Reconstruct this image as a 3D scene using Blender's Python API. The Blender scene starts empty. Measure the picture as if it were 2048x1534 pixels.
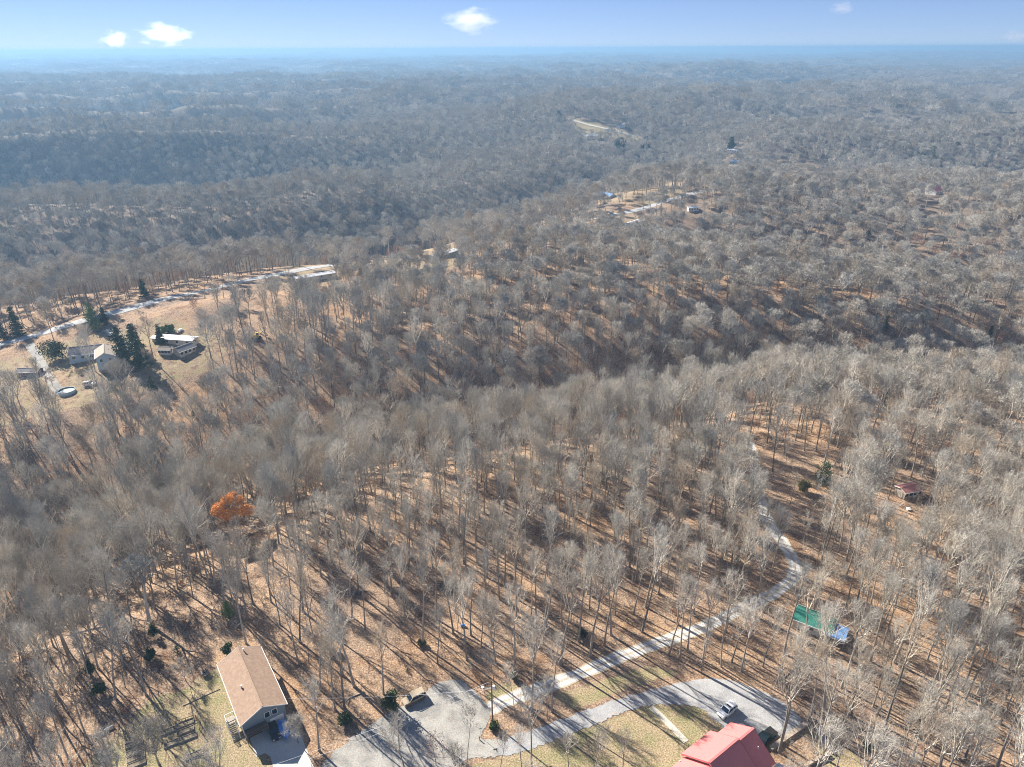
import bpy, bmesh, math, random
import numpy as np
from mathutils import Vector, Matrix

random.seed(7)
SC = bpy.context.scene
COL = SC.collection

# ------------------------------------------------------------------ camera
CAM_H = 120.0
FPX = 1400.0                      # focal length in pixels of the 2048 px wide photograph
PITCH = math.radians(25.6)
ROLL = math.radians(-0.28)
RM = Matrix.Rotation(math.pi / 2 - PITCH, 3, 'X') @ Matrix.Rotation(ROLL, 3, 'Z')
cd = bpy.data.cameras.new("camera")
cam = bpy.data.objects.new("camera", cd)
COL.objects.link(cam)
cam.location = (0, 0, CAM_H)
cam.rotation_euler = RM.to_euler()
cd.sensor_width = 36.0
cd.lens = 36.0 * FPX / 2048.0
cd.clip_start = 1.0
cd.clip_end = 80000.0
SC.camera = cam

# ------------------------------------------------------------------ sky, sun, exposure
SUN_EL = math.radians(33.0)
SUN_AZ = math.radians(-48.0)      # clockwise from +Y (camera looks along +Y): sun is front left
SC.world = bpy.data.worlds.new("World")
SC.world.use_nodes = True
wn = SC.world.node_tree
wn.nodes.clear()
sky = wn.nodes.new('ShaderNodeTexSky')
sky.sky_type = 'NISHITA'
sky.sun_disc = False
sky.sun_elevation = SUN_EL
sky.sun_rotation = SUN_AZ
sky.altitude = 300
sky.air_density = 0.5
sky.dust_density = 0.0
sky.ozone_density = 6.0
bg = wn.nodes.new('ShaderNodeBackground')
bg.inputs['Strength'].default_value = 0.087
wo = wn.nodes.new('ShaderNodeOutputWorld')
tint = wn.nodes.new('ShaderNodeMix'); tint.data_type = 'RGBA'; tint.blend_type = 'MULTIPLY'; tint.inputs[0].default_value = 1.0
tint.inputs[7].default_value = (0.84, 0.87, 1.04, 1)
gam = wn.nodes.new('ShaderNodeGamma'); gam.inputs[1].default_value = 0.68
wn.links.new(sky.outputs[0], gam.inputs[0]); wn.links.new(gam.outputs[0], tint.inputs[6]); wn.links.new(tint.outputs[2], bg.inputs[0])
wn.links.new(bg.outputs[0], wo.inputs[0])
sd = Vector((math.sin(SUN_AZ) * math.cos(SUN_EL), math.cos(SUN_AZ) * math.cos(SUN_EL), math.sin(SUN_EL)))
sl = bpy.data.lights.new("sun", 'SUN')
sl.energy = 5.0
sl.angle = math.radians(0.5)
sl.color = (1.0, 0.93, 0.83)
so = bpy.data.objects.new("sun", sl)
COL.objects.link(so)
so.rotation_euler = sd.to_track_quat('Z', 'Y').to_euler()
so.location = (0, 0, 300)
SC.view_settings.view_transform = 'Standard'
SC.view_settings.look = 'None'
SC.view_settings.gamma = 1.0
SC.view_settings.exposure = 1.3
SC.cycles.use_denoising = True
SC.cycles.denoising_prefilter = 'NONE'
SC.cycles.filter_width = 1.0
SC.cycles.max_bounces = 5
SC.cycles.diffuse_bounces = 2
SC.cycles.glossy_bounces = 2
SC.cycles.transmission_bounces = 3
SC.cycles.volume_bounces = 3
SC.cycles.transparent_max_bounces = 8
SC.cycles.sample_clamp_indirect = 4.0

# ------------------------------------------------------------------ materials
MATS = {}
def nmat(name):
    m = bpy.data.materials.new(name); m.use_nodes = True
    nt = m.node_tree
    b = nt.nodes['Principled BSDF']
    return m, nt, b
def N(nt, t, **kw):
    n = nt.nodes.new(t)
    for k, v in kw.items(): setattr(n, k, v)
    return n
def noise(nt, vec, scale, detail=3, rough=0.6):
    n = N(nt, 'ShaderNodeTexNoise')
    n.inputs['Scale'].default_value = scale
    n.inputs['Detail'].default_value = detail
    n.inputs['Roughness'].default_value = rough
    nt.links.new(vec, n.inputs['Vector'])
    return n.outputs['Fac']
def ramp(nt, fac, stops, interp='LINEAR'):
    r = N(nt, 'ShaderNodeValToRGB')
    r.color_ramp.interpolation = interp
    e = r.color_ramp.elements
    while len(e) < len(stops): e.new(0.5)
    for i, (p, c) in enumerate(stops):
        e[i].position = p
        e[i].color = tuple(c) + (1,) if len(c) == 3 else c
    nt.links.new(fac, r.inputs[0])
    return r.outputs[0]
def mixc(nt, fac, a, b, blend='MIX'):
    m = N(nt, 'ShaderNodeMix', data_type='RGBA', blend_type=blend)
    if isinstance(fac, float): m.inputs[0].default_value = fac
    else: nt.links.new(fac, m.inputs[0])
    for sock, v in ((m.inputs[6], a), (m.inputs[7], b)):
        if isinstance(v, tuple): sock.default_value = tuple(v) + (1,)
        else: nt.links.new(v, sock)
    return m.outputs[2]
def simple(name, c, rough=0.7, var=0.15, scale=2.0, metal=0.0, bump=0.0, spec=0.4, coat=0.0):
    if name in MATS: return MATS[name]
    m, nt, b = nmat(name)
    tc = N(nt, 'ShaderNodeTexCoord')
    f = noise(nt, tc.outputs['Object'], scale, 4)
    lo = tuple(x * (1 - var) for x in c); hi = tuple(min(1, x * (1 + var)) for x in c)
    col = ramp(nt, f, [(0.3, lo), (0.7, hi)])
    nt.links.new(col, b.inputs['Base Color'])
    b.inputs['Roughness'].default_value = rough
    b.inputs['Metallic'].default_value = metal
    b.inputs['Specular IOR Level'].default_value = spec
    b.inputs['Coat Weight'].default_value = coat
    if bump:
        bp = N(nt, 'ShaderNodeBump'); bp.inputs['Distance'].default_value = bump
        bp.inputs['Strength'].default_value = 0.6
        nt.links.new(f, bp.inputs['Height']); nt.links.new(bp.outputs[0], b.inputs['Normal'])
    MATS[name] = m
    return m

def wood_mat(name, a, b_, spread=1.0):
    """bark / twig colour that differs from tree to tree"""
    m, nt, b = nmat(name)
    oi = N(nt, 'ShaderNodeObjectInfo')
    c1 = ramp(nt, oi.outputs['Random'], [(0.0, a), (0.3, tuple((x + y) / 2 for x, y in zip(a, b_))), (0.55, b_), (0.7, (b_[0] * .80, b_[1] * .71, b_[2] * .62)), (0.82, (a[0] * .8, a[1] * .86, a[2] * .95)), (1.0, tuple(x * 1.12 for x in b_))])
    tc = N(nt, 'ShaderNodeTexCoord')
    f = noise(nt, tc.outputs['Object'], 1.3, 3)
    c2 = ramp(nt, f, [(0.3, (0.72, 0.72, 0.72)), (0.7, (1.25, 1.22, 1.18))])
    nt.links.new(mixc(nt, 1.0, c1, c2, 'MULTIPLY'), b.inputs['Base Color'])
    b.inputs['Roughness'].default_value = 0.85
    b.inputs['Specular IOR Level'].default_value = 0.2
    MATS[name] = m
    return m
M_BARK = wood_mat('bark', (0.21, 0.19, 0.16), (0.42, 0.385, 0.33))
M_TWIG = wood_mat('twigs', (0.36, 0.345, 0.31), (0.56, 0.535, 0.48))
M_LIMB = wood_mat('limbs', (0.42, 0.39, 0.335), (0.66, 0.62, 0.54))
M_PALE = simple('pale_bark', (0.62, 0.58, 0.5), 0.8, 0.35, 0.6)

def leaf_mat(name, stops, scale=1.2, rough=0.6):
    m, nt, b = nmat(name)
    g = N(nt, 'ShaderNodeNewGeometry')
    f = noise(nt, g.outputs['Position'], scale, 3)
    oi = N(nt, 'ShaderNodeObjectInfo')
    ad = N(nt, 'ShaderNodeMath', operation='MULTIPLY_ADD')
    nt.links.new(oi.outputs['Random'], ad.inputs[0]); ad.inputs[1].default_value = 0.25
    nt.links.new(f, ad.inputs[2])
    n = len(stops)
    col = ramp(nt, ad.outputs[0], [(0.35 + 0.5 * i / max(1, n - 1), s) for i, s in enumerate(stops)])
    nt.links.new(col, b.inputs['Base Color'])
    b.inputs['Roughness'].default_value = rough
    b.inputs['Specular IOR Level'].default_value = 0.25
    MATS[name] = m
    return m
M_EVER = leaf_mat('evergreen_needles', [(0.02, 0.045, 0.018), (0.05, 0.085, 0.03), (0.075, 0.11, 0.035)])
M_CEDAR = leaf_mat('light_green_needles', [(0.09, 0.15, 0.04), (0.16, 0.24, 0.07), (0.2, 0.28, 0.09)])
M_ORANGE = leaf_mat('orange_leaves', [(0.72, 0.32, 0.09), (0.88, 0.43, 0.13), (0.95, 0.54, 0.2)])
M_BROWNLEAF = leaf_mat('brown_leaves', [(0.28, 0.12, 0.07), (0.42, 0.2, 0.11), (0.5, 0.28, 0.15)])
M_SCRUB = leaf_mat('scrub_leaves', [(0.1, 0.12, 0.04), (0.2, 0.2, 0.08), (0.28, 0.24, 0.1)])

def ground_mat():
    m, nt, b = nmat('forest_floor')
    g = N(nt, 'ShaderNodeNewGeometry')
    pos = g.outputs['Position']
    fine = noise(nt, pos, 2.6, 4, 0.8)
    mid = noise(nt, pos, 0.35, 4, 0.65)
    big = noise(nt, pos, 0.035, 4, 0.6)
    leaf = ramp(nt, fine, [(0.30, (0.09, 0.062, 0.048)), (0.43, (0.25, 0.172, 0.126)), (0.53, (0.42, 0.305, 0.228)), (0.64, (0.63, 0.49, 0.385)), (0.74, (0.80, 0.67, 0.55))])
    tint = ramp(nt, mid, [(0.3, (0.58, 0.53, 0.50)), (0.5, (0.95, 0.94, 0.9)), (0.7, (1.14, 1.06, 0.92))])
    leaf = mixc(nt, 1.0, leaf, tint, 'MULTIPLY')
    t2 = ramp(nt, big, [(0.34, (0.74, 0.76, 0.78)), (0.50, (0.98, 0.97, 0.93)), (0.66, (1.14, 1.03, 0.86))])
    leaf = mixc(nt, 1.0, leaf, t2, 'MULTIPLY')
    dr = ramp(nt, noise(nt, pos, 0.11, 5, 0.7), [(0.36, (0.66, 0.60, 0.56)), (0.47, (1, 1, 1)), (0.60, (1.0, 1.0, 0.98)), (0.72, (1.2, 1.16, 1.08))])
    leaf = mixc(nt, 1.0, leaf, dr, 'MULTIPLY')
    # dormant grass
    gf = noise(nt, pos, 3.4, 4, 0.75)
    grass = ramp(nt, gf, [(0.30, (0.13, 0.105, 0.065)), (0.45, (0.27, 0.22, 0.14)), (0.56, (0.42, 0.355, 0.25)), (0.70, (0.60, 0.53, 0.40))])
    gg = ramp(nt, noise(nt, pos, 0.22, 4, 0.6), [(0.42, (1.05, 0.98, 0.9)), (0.62, (0.80, 0.86, 0.66))])
    grass = mixc(nt, 1.0, grass, gg, 'MULTIPLY')
    at = N(nt, 'ShaderNodeAttribute', attribute_name='lawn')
    ad = N(nt, 'ShaderNodeMath', operation='MULTIPLY_ADD')
    nt.links.new(mid, ad.inputs[0]); ad.inputs[1].default_value = 1.1
    sb = N(nt, 'ShaderNodeMath', operation='SUBTRACT')
    nt.links.new(at.outputs['Fac'], sb.inputs[0]); sb.inputs[1].default_value = 0.55
    nt.links.new(sb.outputs[0], ad.inputs[2])
    fac = ramp(nt, ad.outputs[0], [(0.40, (0, 0, 0)), (0.62, (1, 1, 1))])
    col = mixc(nt, fac, leaf, grass)
    # far woods floor under the canopy
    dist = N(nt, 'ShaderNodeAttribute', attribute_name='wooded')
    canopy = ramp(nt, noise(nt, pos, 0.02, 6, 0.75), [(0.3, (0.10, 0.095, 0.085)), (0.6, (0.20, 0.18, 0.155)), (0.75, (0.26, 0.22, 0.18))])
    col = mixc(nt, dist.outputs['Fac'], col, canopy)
    nt.links.new(col, b.inputs['Base Color'])
    b.inputs['Roughness'].default_value = 0.95
    b.inputs['Specular IOR Level'].default_value = 0.1
    bp = N(nt, 'ShaderNodeBump'); bp.inputs['Distance'].default_value = 0.12; bp.inputs['Strength'].default_value = 0.7
    nt.links.new(fine, bp.inputs['Height']); nt.links.new(bp.outputs[0], b.inputs['Normal'])
    return m
M_GROUND = ground_mat()

def gravel_mat(name, c_lo, c_hi, stain=0.5, leafy=0.0):
    m, nt, b = nmat(name)
    g = N(nt, 'ShaderNodeNewGeometry'); pos = g.outputs['Position']
    fine = noise(nt, pos, 4.0, 3, 0.8)
    mid = noise(nt, pos, 0.3, 4, 0.6)
    col = ramp(nt, fine, [(0.32, c_lo), (0.62, c_hi)])
    st = ramp(nt, mid, [(0.35, (1 - stain, 1 - stain, 1 - stain)), (0.6, (1.02, 1.02, 1.0))])
    col = mixc(nt, 1.0, col, st, 'MULTIPLY')
    if leafy:
        lf = noise(nt, pos, 1.6, 5, 0.85)
        f2 = ramp(nt, lf, [(0.60 - leafy * 0.1, (0, 0, 0)), (0.68 - leafy * 0.1, (1, 1, 1))])
        col = mixc(nt, f2, col, (0.50, 0.33, 0.22))
    uv = N(nt, 'ShaderNodeUVMap', uv_map='UVMap')
    nt.links.new(col, b.inputs['Base Color'])
    b.inputs['Roughness'].default_value = 0.95
    b.inputs['Specular IOR Level'].default_value = 0.15
    bp = N(nt, 'ShaderNodeBump'); bp.inputs['Distance'].default_value = 0.03
    nt.links.new(fine, bp.inputs['Height']); nt.links.new(bp.outputs[0], b.inputs['Normal'])
    return m
M_GRAVEL = gravel_mat('gravel', (0.28, 0.285, 0.29), (0.47, 0.475, 0.48), 0.25, 0.3)
M_TURN = gravel_mat('worn_asphalt', (0.27, 0.265, 0.25), (0.46, 0.445, 0.41), 0.3, 0.2)
M_ASPH = gravel_mat('asphalt', (0.36, 0.36, 0.36), (0.50, 0.50, 0.49), 0.15, 0.1)
M_CONC = gravel_mat('concrete', (0.52, 0.50, 0.45), (0.66, 0.64, 0.58), 0.1)
M_WALK = gravel_mat('walk_concrete', (0.48, 0.45, 0.38), (0.66, 0.62, 0.53), 0.15)

def track_mat():
    m, nt, b = nmat('two_track_gravel')
    g = N(nt, 'ShaderNodeNewGeometry'); pos = g.outputs['Position']
    fine = noise(nt, pos, 4.0, 3, 0.8)
    gr = ramp(nt, fine, [(0.3, (0.36, 0.36, 0.35)), (0.62, (0.66, 0.65, 0.62))])
    lf = ramp(nt, fine, [(0.32, (0.26, 0.19, 0.11)), (0.62, (0.56, 0.46, 0.31))])
    uv = N(nt, 'ShaderNodeUVMap', uv_map='UVMap')
    sx = N(nt, 'ShaderNodeSeparateXYZ'); nt.links.new(uv.outputs[0], sx.inputs[0])
    # distance of u from the centre line (0.5) and from the edge
    s = N(nt, 'ShaderNodeMath', operation='SUBTRACT'); nt.links.new(sx.outputs[0], s.inputs[0]); s.inputs[1].default_value = 0.5
    a = N(nt, 'ShaderNodeMath', operation='ABSOLUTE'); nt.links.new(s.outputs[0], a.inputs[0])
    w = N(nt, 'ShaderNodeMath', operation='MULTIPLY_ADD'); nt.links.new(noise(nt, pos, 0.6, 4), w.inputs[0]); w.inputs[1].default_value = 0.24
    nt.links.new(a.outputs[0], w.inputs[2])
    f = ramp(nt, w.outputs[0], [(0.12, (0.85, 0.85, 0.85)), (0.24, (0.05, 0.05, 0.05)), (0.47, (0.05, 0.05, 0.05)), (0.58, (1, 1, 1))])
    nt.links.new(mixc(nt, f, gr, lf), b.inputs['Base Color'])
    b.inputs['Roughness'].default_value = 0.95
    return m
M_TRACK = track_mat()

def stripe_mat(name, c, axis=0, scale=2.2, depth=0.25, rough=0.45, spec=0.5, metal=0.0, var=0.08):
    """painted sheet metal or shingle: raised seams / courses across one object axis"""
    m, nt, b = nmat(name)
    tc = N(nt, 'ShaderNodeTexCoord')
    sx = N(nt, 'ShaderNodeSeparateXYZ'); nt.links.new(tc.outputs['Object'], sx.inputs[0])
    mu = N(nt, 'ShaderNodeMath', operation='MULTIPLY'); nt.links.new(sx.outputs[axis], mu.inputs[0]); mu.inputs[1].default_value = scale
    fr = N(nt, 'ShaderNodeMath', operation='FRACT'); nt.links.new(mu.outputs[0], fr.inputs[0])
    seam = ramp(nt, fr.outputs[0], [(0.0, (1 - depth,) * 3), (0.12, (1, 1, 1)), (0.9, (1, 1, 1)), (1.0, (1 - depth,) * 3)])
    f = noise(nt, tc.outputs['Object'], 1.5, 5, 0.7)
    base = ramp(nt, f, [(0.3, tuple(x * (1 - var) for x in c)), (0.7, tuple(min(1, x * (1 + var)) for x in c))])
    nt.links.new(mixc(nt, 1.0, base, seam, 'MULTIPLY'), b.inputs['Base Color'])
    b.inputs['Roughness'].default_value = rough
    b.inputs['Specular IOR Level'].default_value = spec
    b.inputs['Metallic'].default_value = metal
    bp = N(nt, 'ShaderNodeBump'); bp.inputs['Distance'].default_value = 0.02
    nt.links.new(seam, bp.inputs['Height']); nt.links.new(bp.outputs[0], b.inputs['Normal'])
    MATS[name] = m
    return m
M_REDROOF = stripe_mat('red_metal_roof', (0.66, 0.19, 0.18), 0, 2.4, 0.14, 0.5, 0.7)
M_FADED = stripe_mat('faded_red_metal_roof', (0.55, 0.25, 0.22), 0, 2.4, 0.2, 0.6, 0.4, var=0.3)
M_SHINGLE = stripe_mat('brown_shingles', (0.36, 0.255, 0.185), 1, 5.0, 0.22, 0.9, 0.2, var=0.2)
M_GREYSH = stripe_mat('grey_shingles', (0.26, 0.25, 0.25), 1, 5.0, 0.2, 0.9, 0.2, var=0.2)
M_SLATE = stripe_mat('slate_siding', (0.24, 0.30, 0.33), 2, 5.0, 0.3, 0.7, 0.3)
M_CREAM = stripe_mat('cream_siding', (0.62, 0.58, 0.48), 2, 5.0, 0.2, 0.7, 0.3)
M_BLUESIDE = stripe_mat('pale_blue_siding', (0.45, 0.58, 0.66), 2, 5.0, 0.2, 0.7, 0.3)
M_GREENROOF = stripe_mat('green_metal_roof', (0.035, 0.19, 0.145), 0, 2.5, 0.3, 0.45, 0.5, var=0.3)
M_BLUEROOF = stripe_mat('blue_grey_metal_roof', (0.16, 0.29, 0.52), 0, 2.5, 0.2, 0.5, 0.5)
M_WHITEROOF = stripe_mat('white_metal_roof', (0.66, 0.68, 0.70), 0, 2.5, 0.1, 0.5, 0.5, var=0.12)
M_TANROOF = stripe_mat('tan_roof', (0.42, 0.36, 0.30), 1, 4.0, 0.2, 0.9, 0.2)
M_ORROOF = stripe_mat('orange_roof', (0.62, 0.27, 0.16), 0, 2.5, 0.1, 0.6, 0.4)
M_WHITE = simple('white_paint', (0.80, 0.79, 0.76), 0.5, 0.05)
M_WOOD = simple('weathered_wood', (0.40, 0.35, 0.29), 0.9, 0.3, 5)
M_DARKWOOD = simple('dark_wood', (0.16, 0.12, 0.09), 0.9, 0.3, 5)
M_POLE = simple('pole_wood', (0.20, 0.13, 0.09), 0.9, 0.3, 3)
M_GLASS = simple('window_glass', (0.02, 0.035, 0.05), 0.08, 0.1, 1, spec=0.9)
M_BLACK = simple('black_rubber', (0.015, 0.015, 0.015), 0.7, 0.2)
M_OPENSHADE = simple('painted_opening_shade', (0.012, 0.013, 0.016), 0.9, 0.2)  # near-black colour standing in for the shade inside an open garage
M_STEEL = simple('steel', (0.5, 0.5, 0.52), 0.4, 0.1, metal=0.8)
M_SOIL = simple('bed_soil', (0.23, 0.19, 0.13), 0.95, 0.4, 4, bump=0.05)
M_BLOCK = simple('retaining_block', (0.44, 0.36, 0.28), 0.95, 0.25, 3, bump=0.05)
M_GREYBLOCK = simple('grey_block', (0.36, 0.35, 0.34), 0.95, 0.25, 3, bump=0.05)
M_CARWHITE = simple('car_white', (0.80, 0.81, 0.83), 0.25, 0.02, 1, coat=0.6)
M_CARTAN = simple('car_tan', (0.46, 0.38, 0.27), 0.3, 0.06, 1, coat=0.4)
M_CARTRIM = simple('car_brown', (0.17, 0.10, 0.06), 0.4, 0.06, 1, coat=0.3)
M_CARDARK = simple('car_dark', (0.02, 0.03, 0.035), 0.25, 0.1, 1, coat=0.6)
M_CARGREEN = simple('car_green', (0.025, 0.05, 0.045), 0.25, 0.1, 1, coat=0.6)
M_YELLOW = simple('yellow_paint', (0.65, 0.45, 0.04), 0.5, 0.1)
M_BLUE = simple('blue_plastic', (0.12, 0.32, 0.72), 0.4, 0.1)
M_PINK = simple('pink_plastic', (0.7, 0.12, 0.4), 0.5, 0.1)
M_LAMP = simple('lamp_white', (0.75, 0.77, 0.8), 0.3, 0.05)
M_WATER = simple('pool_cover', (0.12, 0.16, 0.17), 0.4, 0.2, 0.8)

# ------------------------------------------------------------------ object helpers
def mesh_obj(name, verts, faces, mat, parent=None, mats=None, fmat=None, smooth=False):
    me = bpy.data.meshes.new(name)
    me.from_pydata([tuple(v) for v in verts], [], [tuple(f) for f in faces])
    for mm in (mats or [mat]): me.materials.append(mm)
    if fmat is not None: me.polygons.foreach_set('material_index', fmat)
    if smooth: me.polygons.foreach_set('use_smooth', [True] * len(me.polygons))
    me.update()
    o = bpy.data.objects.new(name, me)
    COL.objects.link(o)
    if parent is not None: o.parent = parent
    return o
def empty(name, loc, rz=0.0):
    o = bpy.data.objects.new(name, None)
    COL.objects.link(o); o.location = loc; o.rotation_euler = (0, 0, rz)
    o.empty_display_size = 0.5
    return o
def tag(o, label=None, cat=None, group=None, kind=None):
    if label: o['label'] = label
    if cat: o['category'] = cat
    if group: o['group'] = group
    if kind: o['kind'] = kind
    return o
class MB:
    def __init__(s): s.v = []; s.f = []
    def add(s, vs, fs):
        k = len(s.v); s.v += [tuple(v) for v in vs]; s.f += [tuple(i + k for i in f) for f in fs]; return s
    def box(s, x0, x1, y0, y1, z0, z1):
        return s.add([(x0, y0, z0), (x1, y0, z0), (x1, y1, z0), (x0, y1, z0), (x0, y0, z1), (x1, y0, z1), (x1, y1, z1), (x0, y1, z1)],
                     [(0, 3, 2, 1), (4, 5, 6, 7), (0, 1, 5, 4), (1, 2, 6, 5), (2, 3, 7, 6), (3, 0, 4, 7)])
    def bar(s, a, b, w, h=None):
        h = h or w; a = Vector(a); b = Vector(b); d = (b - a).normalized()
        u = d.cross(Vector((0, 0, 1)));  u = u.normalized() if u.length > 1e-3 else Vector((1, 0, 0))
        v = d.cross(u).normalized()
        r = [a + u * i * w / 2 + v * j * h / 2 for i, j in ((-1, -1), (1, -1), (1, 1), (-1, 1))] + [b + u * i * w / 2 + v * j * h / 2 for i, j in ((-1, -1), (1, -1), (1, 1), (-1, 1))]
        return s.add(r, [(0, 3, 2, 1), (4, 5, 6, 7), (0, 1, 5, 4), (1, 2, 6, 5), (2, 3, 7, 6), (3, 0, 4, 7)])
    def cyl(s, c, r0, r1, z0, z1, n=12, axis='z'):
        vs = []
        for zz, rr in ((z0, r0), (z1, r1)):
            for i in range(n):
                a = 2 * math.pi * i / n
                p = (rr * math.cos(a), rr * math.sin(a), zz)
                if axis == 'y': p = (p[0], p[2], p[1])
                if axis == 'x': p = (p[2], p[0], p[1])
                vs.append((c[0] + p[0], c[1] + p[1], c[2] + p[2]))
        fs = [tuple(range(n))[::-1], tuple(range(n, 2 * n))] + [(i, (i + 1) % n, n + (i + 1) % n, n + i) for i in range(n)]
        return s.add(vs, fs)
    def build(s, name, mat, parent=None, bevel=0.0, smooth=False):
        o = mesh_obj(name, s.v, s.f, mat, parent)
        if bevel or smooth:
            bm = bmesh.new(); bm.from_mesh(o.data)
            if bevel:
                bmesh.ops.bevel(bm, geom=list(bm.edges), offset=bevel, segments=2, affect='EDGES', profile=0.5, clamp_overlap=True)
            bmesh.ops.recalc_face_normals(bm, faces=list(bm.faces))
            for f in bm.faces: f.smooth = smooth
            bm.to_mesh(o.data); bm.free()
        return o

# ------------------------------------------------------------------ terrain
def seg_dist(x, y, poly):
    d = np.full(np.shape(x), 1e9)
    for (ax, ay), (bx, by) in zip(poly[:-1], poly[1:]):
        dx, dy = bx - ax, by - ay
        t = np.clip(((x - ax) * dx + (y - ay) * dy) / (dx * dx + dy * dy), 0, 1)
        d = np.minimum(d, np.hypot(x - ax - t * dx, y - ay - t * dy))
    return d
def sstep(a, b, t):
    t = np.clip((t - a) / float(b - a), 0, 1); return t * t * (3 - 2 * t)
_rw = np.random.RandomState(11)
def waves(n, l0, l1):
    th = _rw.uniform(0, math.pi, n); L = _rw.uniform(l0, l1, n)
    return np.cos(th) * 2 * math.pi / L, np.sin(th) * 2 * math.pi / L, _rw.uniform(0, 6.28, n)
W_MID, W_FAR, W_BIG, W_SM = waves(7, 110, 330), waves(8, 300, 780), waves(7, 1500, 5000), waves(6, 25, 70)
W_HOR = waves(8, 1800, 8000)
def wsum(w, x, y):
    s = 0.0
    for kx, ky, p in zip(*w): s = s + np.sin(kx * x + ky * y + p)
    return s / math.sqrt(len(w[0]))
RAV_A = [(-360, 70), (-220, 112), (-140, 146), (-68, 194), (15, 254), (101, 290), (175, 280), (330, 285)]
RAV_B = [(-900, 380), (-420, 450), (-260, 505), (-160, 562), (-30, 690), (90, 800), (200, 1000)]
RAV_C = [(140, 500), (240, 430), (330, 410), (600, 430)]
RAV_D = [(-1400, 760), (-700, 800), (-300, 860), (0, 1050)]
def height(x, y):
    x = np.asarray(x, float); y = np.asarray(y, float)
    d = np.hypot(x, y)
    m = sstep(95, 270, np.hypot(x - 15, y - 95) * 0.95)
    h = m * (4.5 * wsum(W_MID, x, y) + 0.6 * wsum(W_SM, x, y))
    h = h - (27 - 7 * sstep(30, -80, x)) * np.exp(-(seg_dist(x, y, RAV_A) / (38 + 16 * sstep(20, -90, x))) ** 2) * sstep(78, 170, np.hypot(x - 15, y - 95))
    h = h - 48 * np.exp(-(seg_dist(x, y, RAV_B) / 85) ** 2)
    h = h - 28 * np.exp(-(seg_dist(x, y, RAV_C) / 50) ** 2)
    h = h - 26 * np.exp(-(seg_dist(x, y, RAV_D) / 110) ** 2)
    a = sstep(600, 1300, d) * (1 - 0.9 * np.exp(-((x - 190) / 330) ** 2 - ((y - 1250) / 330) ** 2))
    f = wsum(W_FAR, x * 0.42, y * 0.85)
    h = h + a * (52 * (0.8 - np.abs(f) * 1.25) - 18 + 15 * wsum(W_BIG, x, y) * sstep(1200, 4000, d))
    h = h + sstep(7000, 14000, d) * (14 + 30 * np.clip(wsum(W_HOR, x, y), -1.6, 2.2))
    h = h + 34 * np.exp(-((x - 190) / 260) ** 2 - ((y - 1430) / 190) ** 2)
    return np.minimum(h, 118 + 0.06 * (h - 118))
def hz(x, y): return float(height(x, y))
def ray(px, py):
    return RM @ Vector(((px - 1024) / FPX, -(py - 767) / FPX, -1))
def PX(px, py, z=0.0):
    """the point at height z seen at pixel (px, py) of the photograph, for measuring the place"""
    d = ray(px, py); t = (z - CAM_H) / d.z
    return Vector((0, 0, CAM_H)) + d * t
def G(px, py):
    d = ray(px, py); o = Vector((0, 0, CAM_H)); t = 80.0
    while t < 30000:
        p = o + d * t
        if p.z <= hz(p.x, p.y): break
        t *= 1.004
    p = o + d * t
    return Vector((p.x, p.y, hz(p.x, p.y)))

LAWNS = [
    [(160, 1534), (300, 1400), (372, 1375), (436, 1335), (500, 1455), (575, 1600), (100, 1620)],     # left house yard
    [(1095, 1480), (1230, 1436), (1300, 1408), (1400, 1412), (1440, 1436), (1480, 1470), (1360, 1620), (900, 1640), (940, 1534)],
    [(1100, 1395), (1200, 1360), (1300, 1330), (1370, 1345), (1260, 1375), (1150, 1420)],
    [(965, 1400), (985, 1370), (1030, 1365), (1040, 1385), (990, 1402)],
    [(1600, 1445), (1700, 1500), (1800, 1600), (1700, 1600), (1620, 1480)],
]
LAWNS_W = [[tuple(PX(*p).xy) for p in poly] for poly in LAWNS]
def inpoly(x, y, poly):
    x = np.asarray(x); y = np.asarray(y)
    c = np.zeros(x.shape, bool); n = len(poly); j = n - 1
    for i in range(n):
        xi, yi = poly[i]; xj, yj = poly[j]
        cond = ((yi > y) != (yj > y)) & (x < (xj - xi) * (y - yi) / (yj - yi + 1e-12) + xi)
        c ^= cond; j = i
    return c
def gp(pts): return [tuple(G(*p).xy) for p in pts]
VILLAGE = gp([(-60, 740), (60, 700), (180, 668), (330, 632), (420, 660), (480, 680), (450, 720), (400, 760), (300, 790), (220, 800), (60, 850), (-80, 870)])
FIELD = gp([(1120, 234), (1150, 236), (1290, 276), (1285, 284), (1250, 284), (1150, 268), (1140, 258)])
CLEAR_FAR = [gp([(1040, 470), (1240, 420), (1300, 440), (1290, 476), (1200, 485)]),
             gp([(740, 520), (800, 500), (925, 492), (930, 535), (860, 550), (760, 560)]),
             gp([(540, 560), (640, 520), (700, 530), (690, 565), (600, 590)]),
             gp([(1530, 330), (1580, 318), (1660, 335), (1640, 372), (1560, 372)]),
             gp([(1440, 305), (1490, 298), (1500, 320), (1450, 325)]),
             gp([(1200, 380), (1370, 350), (1380, 400), (1280, 420), (1190, 410)]),
             gp([(1400, 360), (1470, 370), (1440, 395), (1390, 385)]),
             gp([(1985, 415), (2060, 405), (2080, 440), (2010, 445)]),
             gp([(1590, 885), (1650, 880), (1640, 1000), (1560, 1060), (1540, 1010)])]
SOFT = VILLAGE

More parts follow.
